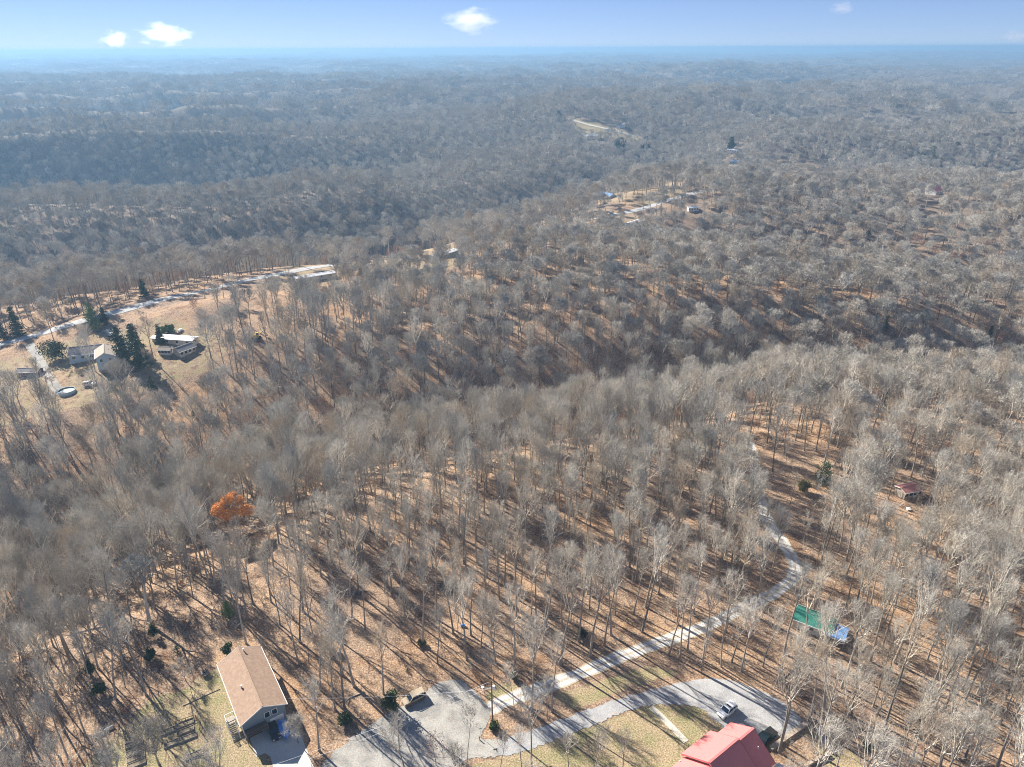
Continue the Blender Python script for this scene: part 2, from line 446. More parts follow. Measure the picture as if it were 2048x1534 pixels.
def build_ground():
    nr, na = 780, 520
    rr = 40.0 * (32000.0 / 40.0) ** (np.arange(nr) / (nr - 1)) 
    rr = np.concatenate([[1.0, 15.0, 30.0], rr]); nr = len(rr)
    aa = np.radians(np.linspace(-88, 88, na))
    Rg, Ag = np.meshgrid(rr, aa, indexing='ij')
    X = Rg * np.sin(Ag); Y = Rg * np.cos(Ag)
    Z = height(X, Y)
    co = np.stack([X, Y, Z], -1).reshape(-1, 3)
    i, j = np.meshgrid(np.arange(nr - 1), np.arange(na - 1), indexing='ij')
    a = (i * na + j).ravel()
    fc = np.stack([a, a + na, a + na + 1, a + 1], -1)[:, ::-1]
    me = bpy.data.meshes.new('ground')
    me.vertices.add(len(co)); me.vertices.foreach_set('co', co.ravel())
    nf = len(fc)
    me.loops.add(nf * 4); me.loops.foreach_set('vertex_index', fc.ravel().astype(np.int32))
    me.polygons.add(nf); me.polygons.foreach_set('loop_start', np.arange(nf) * 4)
    me.polygons.foreach_set('use_smooth', np.ones(nf, bool))
    me.update(calc_edges=True)
    x, y = co[:, 0], co[:, 1]
    lawn = np.zeros(len(co))
    for poly in LAWNS_W:
        lawn[inpoly(x, y, poly)] = 1.0
    lawn[inpoly(x, y, VILLAGE)] = 0.5
    for poly in CLEAR_FAR[:-1]: lawn[inpoly(x, y, poly)] = 0.5
    lawn[inpoly(x, y, FIELD)] = 1.0
    L = lawn.reshape(nr, na)
    for _ in range(1):
        L[1:-1, 1:-1] = (L[1:-1, 1:-1] * 2 + L[:-2, 1:-1] + L[2:, 1:-1] + L[1:-1, :-2] + L[1:-1, 2:]) / 6
    at = me.attributes.new('lawn', 'FLOAT', 'POINT'); at.data.foreach_set('value', L.ravel())
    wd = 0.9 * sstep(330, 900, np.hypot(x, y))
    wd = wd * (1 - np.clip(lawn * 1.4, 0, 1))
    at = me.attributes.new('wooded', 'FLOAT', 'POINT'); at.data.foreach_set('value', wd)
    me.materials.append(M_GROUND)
    o = bpy.data.objects.new('ground', me); COL.objects.link(o)
    tag(o, kind='structure')
build_ground()

# ------------------------------------------------------------------ roads and paved sheets
def jitter_poly(pts, step, amp, rng):
    out = []
    n = len(pts)
    for i in range(n):
        a = Vector(pts[i]); b = Vector(pts[(i + 1) % n]); k = max(1, int((b - a).length / step))
        nrm = Vector((-(b - a).y, (b - a).x)).normalized()
        for q in range(k):
            p = a.lerp(b, q / k) + nrm * rng.uniform(-amp, amp)
            out.append((p.x, p.y))
    return out
def chaikin(pts, it=2):
    for _ in range(it):
        q = []
        n = len(pts)
        for i in range(n):
            a, b = pts[i], pts[(i + 1) % n]
            q += [(a[0] * .75 + b[0] * .25, a[1] * .75 + b[1] * .25), (a[0] * .25 + b[0] * .75, a[1] * .25 + b[1] * .75)]
        pts = q
    return pts
def sheet(name, pts, mat, off, step=0.6, amp=0.15, smooth=1):
    rng = random.Random(name)
    w = [tuple(p) for p in pts]
    if smooth: w = chaikin(w, smooth)
    w = jitter_poly(w, step, amp, rng)
    bm = bmesh.new()
    vs = [bm.verts.new((x, y, 0)) for x, y in w]
    es = [bm.edges.new((vs[i], vs[(i + 1) % len(vs)])) for i in range(len(vs))]
    bmesh.ops.triangle_fill(bm, use_beauty=True, edges=es)
    for v in bm.verts: v.co.z = hz(v.co.x, v.co.y) + off
    bmesh.ops.recalc_face_normals(bm, faces=list(bm.faces))
    for f in bm.faces:
        if f.normal.z < 0: f.normal_flip()
    me = bpy.data.meshes.new(name); bm.to_mesh(me); bm.free()
    me.materials.append(mat)
    o = bpy.data.objects.new(name, me); COL.objects.link(o)
    return tag(o, kind='structure')
def smooth_line(pts, it=2):
    for _ in range(it):
        q = [pts[0]]
        for a, b in zip(pts[:-1], pts[1:]):
            q += [(a[0] * .75 + b[0] * .25, a[1] * .75 + b[1] * .25), (a[0] * .25 + b[0] * .75, a[1] * .25 + b[1] * .75)]
        q.append(pts[-1]); pts = q
    return pts
def ribbon(name, pts, width, mat, off, step=1.2, amp=0.12, cross=5):
    rng = random.Random(name)
    pts = smooth_line([tuple(p) for p in pts], 2)
    dense = [Vector(pts[0])]
    for a, b in zip(pts[:-1], pts[1:]):
        a, b = Vector(a), Vector(b); k = max(1, int((b - a).length / step))
        dense += [a.lerp(b, (q + 1) / k) for q in range(k)]
    vs, fs, uv = [], [], []
    for i, p in enumerate(dense):
        t = (dense[min(i + 1, len(dense) - 1)] - dense[max(i - 1, 0)]).normalized()
        n = Vector((-t.y, t.x))
        wl = width / 2 + rng.uniform(-amp, amp); wr = width / 2 + rng.uniform(-amp, amp)
        for c in range(cross):
            u = c / (cross - 1); s = -wl + (wl + wr) * u
            q = p + n * s
            vs.append((q.x, q.y, hz(q.x, q.y) + off)); uv.append((u, i * step))
    for i in range(len(dense) - 1):
        for c in range(cross - 1):
            a = i * cross + c; fs.append((a, a + cross, a + cross + 1, a + 1))
    o = mesh_obj(name, vs, fs, mat)
    if sum(p.normal.z for p in o.data.polygons) < 0:
        o.data.flip_normals()
    l = o.data.uv_layers.new(name='UVMap')
    for lp in o.data.loops: l.data[lp.index].uv = uv[lp.vertex_index]
    return tag(o, kind='structure')
px = lambda L: [tuple(PX(*p).xy) for p in L]
TURN = px([(860, 1372), (900, 1357), (926, 1363), (952, 1385), (972, 1408), (985, 1432), (972, 1452), (957, 1482), (1000, 1478), (1040, 1474),
           (1050, 1505), (993, 1514), (925, 1518), (905, 1560), (880, 1700), (500, 1720), (640, 1534), (667, 1505), (712, 1470), (768, 1430), (800, 1412), (850, 1392)])
PAD = px([(1005, 1476), (1060, 1462), (1142, 1430), (1226, 1402), (1285, 1383), (1383, 1361), (1432, 1355), (1470, 1362), (1505, 1375), (1540, 1390),
          (1578, 1412), (1613, 1446), (1560, 1474), (1500, 1500), (1440, 1450), (1400, 1413), (1340, 1407), (1285, 1412), (1226, 1432), (1187, 1451), (1148, 1465), (1089, 1487), (1040, 1506), (990, 1514)])
UPPER = px([(975, 1420), (1000, 1406), (1050, 1388), (1089, 1374), (1148, 1352), (1200, 1331), (1250, 1309), (1334, 1280), (1400, 1258), (1470, 1225), (1515, 1203),
            (1560, 1180), (1588, 1155), (1592, 1130), (1572, 1092), (1548, 1062), (1530, 1030), (1518, 990), (1512, 940), (1500, 880)])
DRIVE = px([(497, 1468), (578, 1450), (598, 1462), (626, 1530), (680, 1640), (600, 1660), (548, 1540), (541, 1514), (530, 1507), (512, 1514)])
WALK = px([(1302, 1414), (1330, 1440), (1372, 1484)])
MAIN = gp([(-260, 760), (-120, 716), (0, 690), (110, 660), (225, 630), (340, 598), (460, 568), (580, 545), (700, 526), (800, 508), (900, 489), (980, 476), (1060, 464), (1150, 446), (1240, 428), (1330, 404), (1420, 380)])
LOT = gp([(640, 528), (700, 516), (800, 494), (920, 480), (925, 490), (800, 512), (700, 532)])
FARROAD = gp([(1080, 234), (1140, 240), (1200, 256), (1275, 275)])
ribbon('gravel_track', UPPER, 3.5, M_TRACK, 0.035, 1.0, 0.25, 7)
sheet('turning_circle', TURN, M_TURN, 0.045, 0.5, 0.28)
sheet('gravel_drive', PAD, M_GRAVEL, 0.052, 0.5, 0.28)
sheet('concrete_drive', DRIVE, M_CONC, 0.06, 0.5, 0.03, 0)
ribbon('concrete_walk', WALK, 1.3, M_WALK, 0.05, 1.0, 0.03, 3)
ribbon('main_road', MAIN, 6.8, M_ASPH, 0.12, 3.0, 0.2, 5)
ribbon('far_road', FARROAD, 6.0, M_WALK, 0.5, 10, 0.3, 3)
for nm, pts, w in (('farm_lane', gp([(60, 690), (90, 740), (120, 790)]), 3.5), ('side_lane', gp([(215, 660), (245, 690), (250, 720)]), 4.0),
                   ('trailer_lane', gp([(700, 540), (760, 524), (850, 520), (930, 498)]), 3.5), ('hollow_lane', gp([(1180, 470), (1250, 500), (1300, 520)]), 3.0)):
    ribbon(nm, pts, w, M_TURN, 0.10, 3.0, 0.2, 3)

# ------------------------------------------------------------------ tree meshes
def unit(a): return a / np.maximum(np.linalg.norm(a, axis=-1, keepdims=True), 1e-9)
def grow(P0, D0, L, r0, r1, nseg, wob, up, rng):
    n = len(P0); pts = np.zeros((n, nseg + 1, 3)); pts[:, 0] = P0; d = D0.copy()
    for i in range(nseg):
        d = d + rng.normal(0, wob, (n, 3)); d[:, 2] += up; d = unit(d)
        pts[:, i + 1] = pts[:, i] + d * (L / nseg)[:, None]
    t = np.linspace(0, 1, nseg + 1)[None]
    rad = r0[:, None] * (1 - t) + r1[:, None] * t
    return pts, rad
def kids(pts, rad, k, t0, t1, ang, sd_, rng):
    n, m, _ = pts.shape; m -= 1
    t = (np.arange(k)[None] + rng.uniform(0, 1, (n, k))) / k * (t1 - t0) + t0
    s = t * m; i = np.minimum(s.astype(int), m - 1); f = (s - i)[..., None]
    ii = np.arange(n)[:, None]
    p = pts[ii, i] * (1 - f) + pts[ii, i + 1] * f
    r = rad[ii, i] * (1 - f[..., 0]) + rad[ii, i + 1] * f[..., 0]
    T = unit(pts[ii, i + 1] - pts[ii, i])
    rv = rng.normal(0, 1, (n, k, 3)); Pn = unit(rv - (rv * T).sum(-1, keepdims=True) * T)
    a = np.radians(rng.normal(ang, sd_, (n, k)))[..., None]
    D = unit(np.cos(a) * T + np.sin(a) * Pn)
    return p.reshape(-1, 3), D.reshape(-1, 3), r.reshape(-1), t.reshape(-1)
def ell_dist(P0, D, c, rx, rz):
    s = np.array([rx, rx, rz]); o = (P0 - c) / s; d = D / s
    A = (d * d).sum(-1); B = (o * d).sum(-1); C = (o * o).sum(-1) - 1
    disc = np.maximum(B * B - A * C, 0)
    return np.maximum((-B + np.sqrt(disc)) / A, 0.4)
class TM:
    def __init__(s): s.v = []; s.q = []; s.t = []; s.n = 0
    def prism(s, pts, rad, k):
        n, m, _ = pts.shape
        T = unit(pts[:, -1] - pts[:, 0]); h = np.where(np.abs(T[:, 2:3]) > 0.9, np.array([[1., 0, 0]]), np.array([[0, 0, 1.]]))
        u = unit(np.cross(T, h)); v = np.cross(T, u)
        a = np.arange(k) * 2 * math.pi / k
        ring = np.cos(a)[None, :, None] * u[:, None] + np.sin(a)[None, :, None] * v[:, None]
        V = pts[:, :, None] + ring[:, None] * rad[:, :, None, None]
        base = s.n + (np.arange(n) * m * k)[:, None, None]
        i = np.arange(m - 1)[None, :, None]; j = np.arange(k)[None, None]; j2 = (j + 1) % k
        q = np.stack([base + i * k + j, base + i * k + j2, base + (i + 1) * k + j2, base + (i + 1) * k + j], -1)
        s.v.append(V.reshape(-1, 3)); s.q.append(q.reshape(-1, 4)); s.n += V.size // 3
    def rib(s, pts, rad, rng):
        n, m, _ = pts.shape; T = unit(pts[:, -1] - pts[:, 0])
        u = unit(np.cross(T, rng.normal(0, 1, (n, 3))))
        V = np.stack([pts - u[:, None] * rad[..., None], pts + u[:, None] * rad[..., None]], 2)
        base = s.n + (np.arange(n) * m * 2)[:, None]; i = np.arange(m - 1)[None] * 2
        q = np.stack([base + i, base + i + 1, base + i + 3, base + i + 2], -1)
        s.v.append(V.reshape(-1, 3)); s.q.append(q.reshape(-1, 4)); s.n += V.size // 3
    def tri(s, p, d, L, w, rng):
        u = unit(np.cross(d, rng.normal(0, 1, d.shape))) * w[:, None]
        V = np.stack([p - u, p + u, p + d * L[:, None]], 1); n = len(p)
        s.t.append((s.n + np.arange(n * 3)).reshape(-1, 3)); s.v.append(V.reshape(-1, 3)); s.n += n * 3
    def mesh(s, name, mats, nsplit=None):
        V = np.concatenate(s.v); 
        T = np.concatenate(s.t) if s.t else np.zeros((0, 3), int); Q = np.concatenate(s.q) if s.q else np.zeros((0, 4), int)
        me = bpy.data.meshes.new(name)
        me.vertices.add(len(V)); me.vertices.foreach_set('co', V.astype(np.float32).ravel())
        idx = np.concatenate([Q.ravel(), T.ravel()]).astype(np.int32)
        me.loops.add(len(idx)); me.loops.foreach_set('vertex_index', idx)
        me.polygons.add(len(Q) + len(T))
        st = np.concatenate([np.arange(len(Q)) * 4, len(Q) * 4 + np.arange(len(T)) * 3]).astype(np.int32)
        me.polygons.foreach_set('loop_start', st)
        me.update(calc_edges=True)
        for m in mats: me.materials.append(m)
        if len(mats) > 1 and len(T): me.polygons.foreach_set('material_index', np.concatenate([np.zeros(len(Q), np.int32), np.ones(len(T), np.int32)]))
        return me
def bare_tree(seed, H, cb, W, limbs, k2, k3, k4, tw, r0=None, leaders=1, l4=0.9, low=False, lean=0.03, curve=0.12, tl=(62, 36), fat=1.0):
    """returns (trunk TM, crown TM). H height, cb crown base (fraction), W crown radius"""
    rng = np.random.RandomState(seed)
    r0 = r0 or H * 0.0118
    tr, cr = TM(), TM()
    zc = H * (cb + 1) / 2 * 0.99; rz = H * (1 - cb) / 2 * 1.02
    c = np.array([0, 0, zc])
    ntr = 7
    D0 = unit(np.array([[rng.normal(0, lean), rng.normal(0, lean), 1.0]]))
    top = 0.9 if leaders == 1 else (cb + 0.12)
    p, r = grow(np.array([[0, 0, -0.3]]), D0, np.array([H * top + 0.3]), np.array([r0]), np.array([r0 * (0.22 if leaders == 1 else 0.6)]), ntr, 0.035, 0.06, rng)
    r[:, 0] *= 1.35
    tr.prism(p, r, 4 if low else 7)
    src, srad = p, r
    if leaders > 1:
        a = np.arange(leaders) * 2 * math.pi / leaders + rng.uniform(0, 6)
        D = unit(np.stack([np.cos(a) * 0.33, np.sin(a) * 0.33, np.ones(leaders)], -1))
        P0 = np.repeat(p[:, -1], leaders, 0)
        L = np.full(leaders, H * (0.93 - top)) * rng.uniform(0.9, 1.05, leaders)
        lp, lr = grow(P0, D, L, np.full(leaders, r0 * 0.55), np.full(leaders, r0 * 0.13), 5, 0.07, 0.05, rng)
        cr.prism(lp, lr, 3 if low else 5)
        src, srad = lp, lr
        per = max(2, limbs // leaders)
        P, D, R_, t = kids(lp, lr, per, 0.05, 0.97, 50, 10, rng)
    else:
        P, D, R_, t = kids(p, r, limbs, max(0.05, cb / top), 0.98, 55, 9, rng)
    n = len(P)
    az = np.arange(n) * 2.399 + rng.uniform(-0.5, 0.5, n)
    tilt = np.radians(tl[0] - tl[1] * t + rng.normal(0, 6, n))
    D = unit(np.stack([np.cos(az) * np.sin(tilt), np.sin(az) * np.sin(tilt), np.cos(tilt)], -1))
    L = ell_dist(P, D, c, W, rz) * rng.uniform(0.75, 1.05, n)
    l1, q1 = grow(P, D, L, np.minimum(R_ * 0.6, 0.030 * L), np.full(n, 0.028), 5, 0.10, curve, rng)
    q1 = q1 * fat
    cr.prism(l1, q1, 3)
    P, D, R_, t = kids(l1, q1, k2, 0.18, 1.0, 38, 10, rng); D[:, 2] += 0.18; D = unit(D)
    L2 = np.minimum(np.repeat(L, k2) * (0.62 - 0.28 * t), ell_dist(P, D, c, W * 1.05, rz * 1.05) * 1.1) * rng.uniform(0.7, 1.15, len(P))
    l2, q2 = grow(P, D, L2, np.minimum(R_ * 0.7, 0.06), np.full(len(P), 0.018 + tw * 0.2), 3, 0.12, 0.06, rng)
    if low: cr.rib(l2, q2 * 1.3, rng)
    else: cr.prism(l2, q2, 3)
    P, D, R_, t = kids(l2, q2, k3, 0.15, 1.0, 38, 12, rng); D[:, 2] += 0.15; D = unit(D)
    L3 = np.minimum(np.repeat(L2, k3) * 0.62, 2.6) * rng.uniform(0.7, 1.2, len(P)); L3 = np.maximum(L3, 0.5)
    if k4 == 0:
        cr.tri(P, D, L3 * 1.35, np.full(len(P), tw), rng)
        return tr, cr
    l3, q3 = grow(P, D, L3, np.full(len(P), tw * 0.9), np.full(len(P), tw * 0.35), 2, 0.14, 0.05, rng)
    cr.rib(l3, q3, rng)
    P, D, R_, t = kids(l3, q3, k4, 0.1, 1.0, 36, 14, rng)
    L4 = l4 * rng.uniform(0.5, 1.3, len(P))
    cr.tri(P, D, L4, np.full(len(P), tw * 0.62), rng)
    return tr, cr

def leaves(tm, P, size, rng, flat=0.5):
    """small leaf faces (diamonds) round the points P"""
    n = len(P)
    u = unit(rng.normal(0, 1, (n, 3))); w = unit(np.cross(u, rng.normal(0, 1, (n, 3))))
    s = (size * rng.uniform(0.6, 1.3, n))[:, None]
    V = np.stack([P - u * s, P - w * s * flat, P + u * s, P + w * s * flat], 1)
    tm.q.append((tm.n + np.arange(n * 4)).reshape(-1, 4)); tm.v.append(V.reshape(-1, 3)); tm.n += n * 4

def conifer(seed, H, W, whorls=16, per=9, nleaf=34, size=0.2, base=0.1, power=0.8):
    rng = np.random.RandomState(seed); tr, cr = TM(), TM()
    p, r = grow(np.array([[0, 0, -0.2]]), np.array([[0, 0, 1.]]), np.array([H]), np.array([H * 0.02]), np.array([0.03]), 5, 0.02, 0.1, rng)
    tr.prism(p, r, 6)
    pts = []
    for i in range(whorls):
        f = (i + 0.5) / whorls; z = H * (base + (1 - base) * f)
        R_ = W * (1 - f) ** power * rng.uniform(0.75, 1.1)
        for j in range(per):
            if rng.uniform() < 0.12: continue
            a = rng.uniform(0, 6.283); Lb = R_ * rng.uniform(0.55, 1.15) + 0.15
            n = max(6, int(nleaf * Lb / W))
            t = np.sqrt(rng.uniform(0, 1, n)); 
            x = np.cos(a) * Lb * t + rng.normal(0, 0.13 * W, n); y = np.sin(a) * Lb * t + rng.normal(0, 0.13 * W, n)
            zz = z - 0.25 * Lb * t + rng.normal(0, 0.12, n) + 0.12 * Lb * t * t
            pts.append(np.stack([x, y, zz], -1))
    leaves(cr, np.concatenate(pts), size, rng)
    return tr, cr
def roundbush(seed, H, W, nblob=26, nleaf=70, size=0.16):
    rng = np.random.RandomState(seed); tr, cr = TM(), TM()
    p, r = grow(np.array([[0, 0, -0.2]]), np.array([[0, 0, 1.]]), np.array([H * 0.5]), np.array([0.1]), np.array([0.04]), 3, 0.04, 0.1, rng)
    tr.prism(p, r, 5)
    pts = []
    for i in range(nblob):
        d = unit(rng.normal(0, 1, 3)); c = np.array([0, 0, H * 0.5]) + d * np.array([W, W, H * 0.5]) * rng.uniform(0.3, 0.85)
        rr_ = rng.uniform(0.22, 0.4) * W
        q = c + unit(rng.normal(0, 1, (nleaf, 3))) * rr_ * rng.uniform(0.6, 1.1, (nleaf, 1)); q[:, 2] = np.maximum(q[:, 2], 0.05)
        pts.append(q)
    leaves(cr, np.concatenate(pts), size, rng)
    return tr, cr
def joined(name, parts, mats):
    """one mesh out of several TM, one material each"""
    big = TM(); qi, ti = [], []
    for k, t in enumerate(parts):
        for v in t.v: big.v.append(v)
        for q in t.q: big.q.append(q + big.n); qi += [k] * len(q)
        for q in t.t: big.t.append(q + big.n); ti += [k] * len(q)
        big.n += t.n
    if len(mats) > 1 and mats[1] is M_TWIG:      # limbs (four sided faces of the crown) paler than the twigs
        mats = list(mats) + [M_LIMB]; L_ = len(mats) - 1; qi = [L_ if v == 1 else v for v in qi]
    me = big.mesh(name, mats)
    me.polygons.foreach_set('material_index', np.array(qi + ti, np.int32))
    return me

# near prototypes: trunk mesh + crown mesh
NEAR = []
specs = [  # H, cb, W, limbs, k2, k3, k4, leaders
    (21, .48, 3.9, 15, 6, 5, 4, 1), (19, .42, 4.2, 15, 6, 5, 4, 2), (22, .52, 3.6, 14, 6, 5, 4, 1), (18, .40, 3.6, 14, 6, 5, 4, 3),
    (20, .45, 4.6, 16, 6, 5, 4, 2), (17, .50, 3.0, 12, 6, 5, 4, 1), (23, .46, 4.6, 16, 6, 5, 4, 1), (19, .55, 3.2, 12, 6, 5, 4, 2),
    (20, .36, 5.2, 18, 6, 5, 4, 3), (16, .40, 3.2, 13, 6, 5, 4, 1)]
for i, (H, cb, W, nl, a, b, c, ld) in enumerate(specs):
    t, cr = bare_tree(100 + i, H, cb, W, nl, a, b, c, 0.0135, leaders=ld, tl=(46, 28), curve=0.17, fat=1.35)
    NEAR.append((t.mesh('trunk', [M_BARK]), cr.mesh('crown', [M_LIMB, M_TWIG]), H))
SLIM = []
for i, (H, cb, W) in enumerate([(14, .5, 1.5), (12, .45, 1.8), (16, .6, 1.6), (10, .35, 1.8)]):
    t, cr = bare_tree(200 + i, H, cb, W, 9, 5, 5, 3, 0.022, r0=0.085, l4=0.7)
    SLIM.append((t.mesh('trunk', [M_BARK]), cr.mesh('crown', [M_LIMB, M_TWIG]), H))
PROTO = bpy.data.collections.new('woods_shapes')      # source shapes of the woods; not in the scene
def proto(me, name):
    o = bpy.data.objects.new(name, me); PROTO.objects.link(o)
pn = 0
def addp(me):
    global pn
    proto(me, 'shape_%03d' % pn); pn += 1; return pn - 1
P_TALL = [addp(joined('tall_tree', bare_tree(300 + i, H, cb, W, nl, 6, 6, 3, 0.021, leaders=ld, l4=1.0, tl=(48, 29), fat=1.5), [M_BARK, M_TWIG]))
          for i, (H, cb, W, nl, ld) in enumerate([(20, .45, 4.2, 14, 1), (21, .42, 4.8, 15, 2), (19, .40, 5.2, 16, 3), (22, .48, 4.4, 14, 1), (18, .42, 4.6, 14, 2), (20, .38, 5.8, 17, 3)])]
P_WIDE = [addp(joined('wide_tree', bare_tree(320 + i, H, cb, W, 17, 6, 6, 3, 0.048, leaders=ld, l4=1.15, low=True), [M_BARK, M_TWIG]))
          for i, (H, cb, W, ld) in enumerate([(19, .46, 5.9, 3), (20, .50, 5.0, 2), (18, .44, 6.4, 4), (21, .52, 5.2, 3), (17, .48, 4.6, 2), (20, .46, 6.2, 3)])]
P_LOW = [addp(joined('small_tree', bare_tree(340 + i, H, cb, W, 15, 6, 6, 0, 0.075, leaders=3, low=True), [M_BARK, M_TWIG]))
         for i, (H, cb, W) in enumerate([(19, .44, 6.2), (20, .48, 5.4), (18, .42, 6.8), (21, .48, 6.0)])]
P_SLIM = [addp(joined('slim_tree', bare_tree(360 + i, H, cb, W, 8, 4, 5, 2, 0.03, r0=0.085, l4=0.8), [M_BARK, M_TWIG]))
          for i, (H, cb, W) in enumerate([(14, .5, 1.6), (12, .4, 1.9), (16, .6, 1.7)])]
def leafy_understory(seed, H, W):
    t, cr = bare_tree(seed, H, 0.25, W, 10, 4, 4, 0, 0.03, r0=0.07)
    rng = np.random.RandomState(seed); lf = TM()
    n = 900; d = unit(rng.normal(0, 1, (n, 3))); P = np.array([0, 0, H * 0.58]) + d * np.array([W, W, H * 0.4]) * (rng.uniform(0.2, 1, (n, 1)) ** 0.5)
    cl = rng.normal(0, 1, (14, 3)); keep = (np.sin(P[:, 0] * 2.1 + 1) + np.sin(P[:, 1] * 2.3) + np.sin(P[:, 2] * 1.9)) > -0.2
    leaves(lf, P[keep], 0.16, rng)
    return [t, cr, lf]
P_LEAF = [addp(joined('leafy_tree', leafy_understory(380 + i, H, W), [M_BARK, M_TWIG, m_])) for i, (H, W, m_) in enumerate([(8, 2.2, M_BROWNLEAF), (7, 1.9, M_BROWNLEAF), (9, 2.4, M_BROWNLEAF)])]
P_GREEN = [addp(joined('green_tree', conifer(390 + i, H, W, 14, 8, 26, 0.28), [M_BARK, M_EVER])) for i, (H, W) in enumerate([(10, 2.2), (13, 2.8)])]
def clump(seed, size, sp, k):
    """a patch of far woods: many low detail trees in one mesh"""
    rng = np.random.RandomState(seed); T1, T2 = TM(), TM()
    n = int(size / sp)
    for i in range(n):
        for j in range(n):
            x = (i + rng.uniform(0, 1)) * sp - size / 2; y = (j + rng.uniform(0, 1)) * sp - size / 2
            H = rng.uniform(15, 21)
            if k == 0: t, c = bare_tree(rng.randint(1e6), H, .38, rng.uniform(4.4, 6), 9, 5, 4, 0, 0.16, leaders=3, low=True)
            else: t, c = bare_tree(rng.randint(1e6), H, .38, rng.uniform(4.6, 6), 8, 3, 3, 0, 0.34, leaders=2, low=True)
            off = np.array([x, y, 0.0])
            for S, D_ in ((t, T1), (c, T2)):
                for v in S.v: D_.v.append(v + off)
                for q in S.q: D_.q.append(q + D_.n)
                for q in S.t: D_.t.append(q + D_.n)
                D_.n += S.n
    return joined('far_patch', [T1, T2], [M_BARK, M_TWIG])
P_C1 = [addp(clump(500 + i, 26, 7.0, 0)) for i in range(4)]
P_C2 = [addp(clump(520 + i, 60, 10, 1)) for i in range(3)]

_rt = np.random.RandomState(5)
# ------------------------------------------------------------------ where trees may stand
ROADS = [(TURN, 0.8, True), (PAD, 0.8, True), (DRIVE, 0.8, True)]
HOUSES_PX = [((-53, 101), 12.0), ((37, 85), 13.0), ((69, 117.5), 5.5), ((42.6, 97.7), 4.0), ((-20.2, 101), 3.6), ((-46, 92), 6)]
def allowed(x, y):
    x = np.asarray(x, float); y = np.asarray(y, float)
    ok = np.ones(x.shape, bool)
    for poly, mrg, _ in ROADS:
        ok &= ~inpoly(x, y, poly)
        ok &= seg_dist(x, y, poly + poly[:1]) > mrg
    ok &= seg_dist(x, y, UPPER) > 2.8
    ok &= seg_dist(x, y, WALK) > 1.6
    ok &= seg_dist(x, y, MAIN) > 8.5
    for (cx, cy), r in HOUSES_PX: ok &= np.hypot(x - cx, y - cy) > r
    for poly in LAWNS_W: ok &= ~inpoly(x, y, poly)
    ok &= ~inpoly(x, y, FIELD)
    return ok
def jit_grid(x0, x1, y0, y1, sp):
    nx, ny = int((x1 - x0) / sp), int((y1 - y0) / sp)
    gx, gy = np.meshgrid(np.arange(nx), np.arange(ny), indexing='ij')
    x = x0 + (gx + (gy % 2) * 0.5 + _rt.uniform(-0.42, 0.42, gx.shape)) * sp
    y = y0 + (gy + _rt.uniform(-0.42, 0.42, gx.shape)) * sp
    return x.ravel(), y.ravel()
SUNLIT = [(42.6, 97.7, 4.5), (-20.2, 101, 4.0), (-53, 103, 6.5), (-2, 98, 3.0), (36, 88, 5.0)]
_q = [G(474, 1085), G(298, 1240), G(1646, 968), G(1812, 990), G(1605, 985), G(1675, 1263)]
SEEN = [(p.x, p.y, r_) for p, r_ in zip(_q, (8.5, 4, 5, 5, 3, 4))]
def near_ok(x, y):
    ok = np.ones(x.shape, bool)
    sx, sy = math.sin(SUN_AZ), math.cos(SUN_AZ)
    for a, b, r_ in SUNLIT:
        t = (x - a) * sx + (y - b) * sy; p_ = np.abs((x - a) * sy - (y - b) * sx)
        ok &= ~((t > 4) & (t < 38) & (p_ < r_))
    for a, b, r_ in SEEN:
        ok &= np.hypot(x - a, y - b) > r_
        d = math.hypot(a, b); ux, uy = -a / d, -b / d
        t = (x - a) * ux + (y - b) * uy; p_ = np.abs((x - a) * uy - (y - b) * ux)
        ok &= ~((t > 0) & (t < 0.17 * d) & (p_ < r_ * .8))
    d = seg_dist(x, y - 8, UPPER[6:])     # the strip on the camera side of the lane is thin
    ok &= ~((seg_dist(x, y, [(a, b - 11) for a, b in UPPER[9:]]) < 8) & (_rt.uniform(0, 1, len(x)) < 0.66))
    return ok
def wedge(x, y, m=25): return (np.abs(x) < 0.80 * (y * 0.93 + 50) + m) & (y > 0)

# hand placed near trunks, measured on the photograph (pixel of the foot)
FEET = [(1121, 1330), (1180, 1314), (1208, 1291), (1222, 1270), (1284, 1264), (875, 1327), (962, 1293), (992, 1325), (1029, 1338), (823, 1283), (845, 1291), (767, 1388),
        (1063, 1532), (1045, 1548), (1188, 1546), (1463, 1324), (1482, 1343), (1525, 1333), (1442, 1334), (1602, 1301), (1619, 1349), (1568, 1308), (1683, 1375),
        (1830, 1473), (1729, 1500), (1740, 1323), (1763, 1300), (1788, 1325), (1855, 1320), (1923, 1378), (1931, 1400), (1954, 1388), (2009, 1403), (2019, 1338), (1710, 1283),
        (689, 1416), (638, 1502), (671, 1420), (492, 1287), (120, 1515), (60, 1480), (20, 1534), (230, 1395), (1136, 1560), (600, 1330), (640, 1380), (560, 1250), (1000, 1548), (815, 1560), (1245, 1556)]

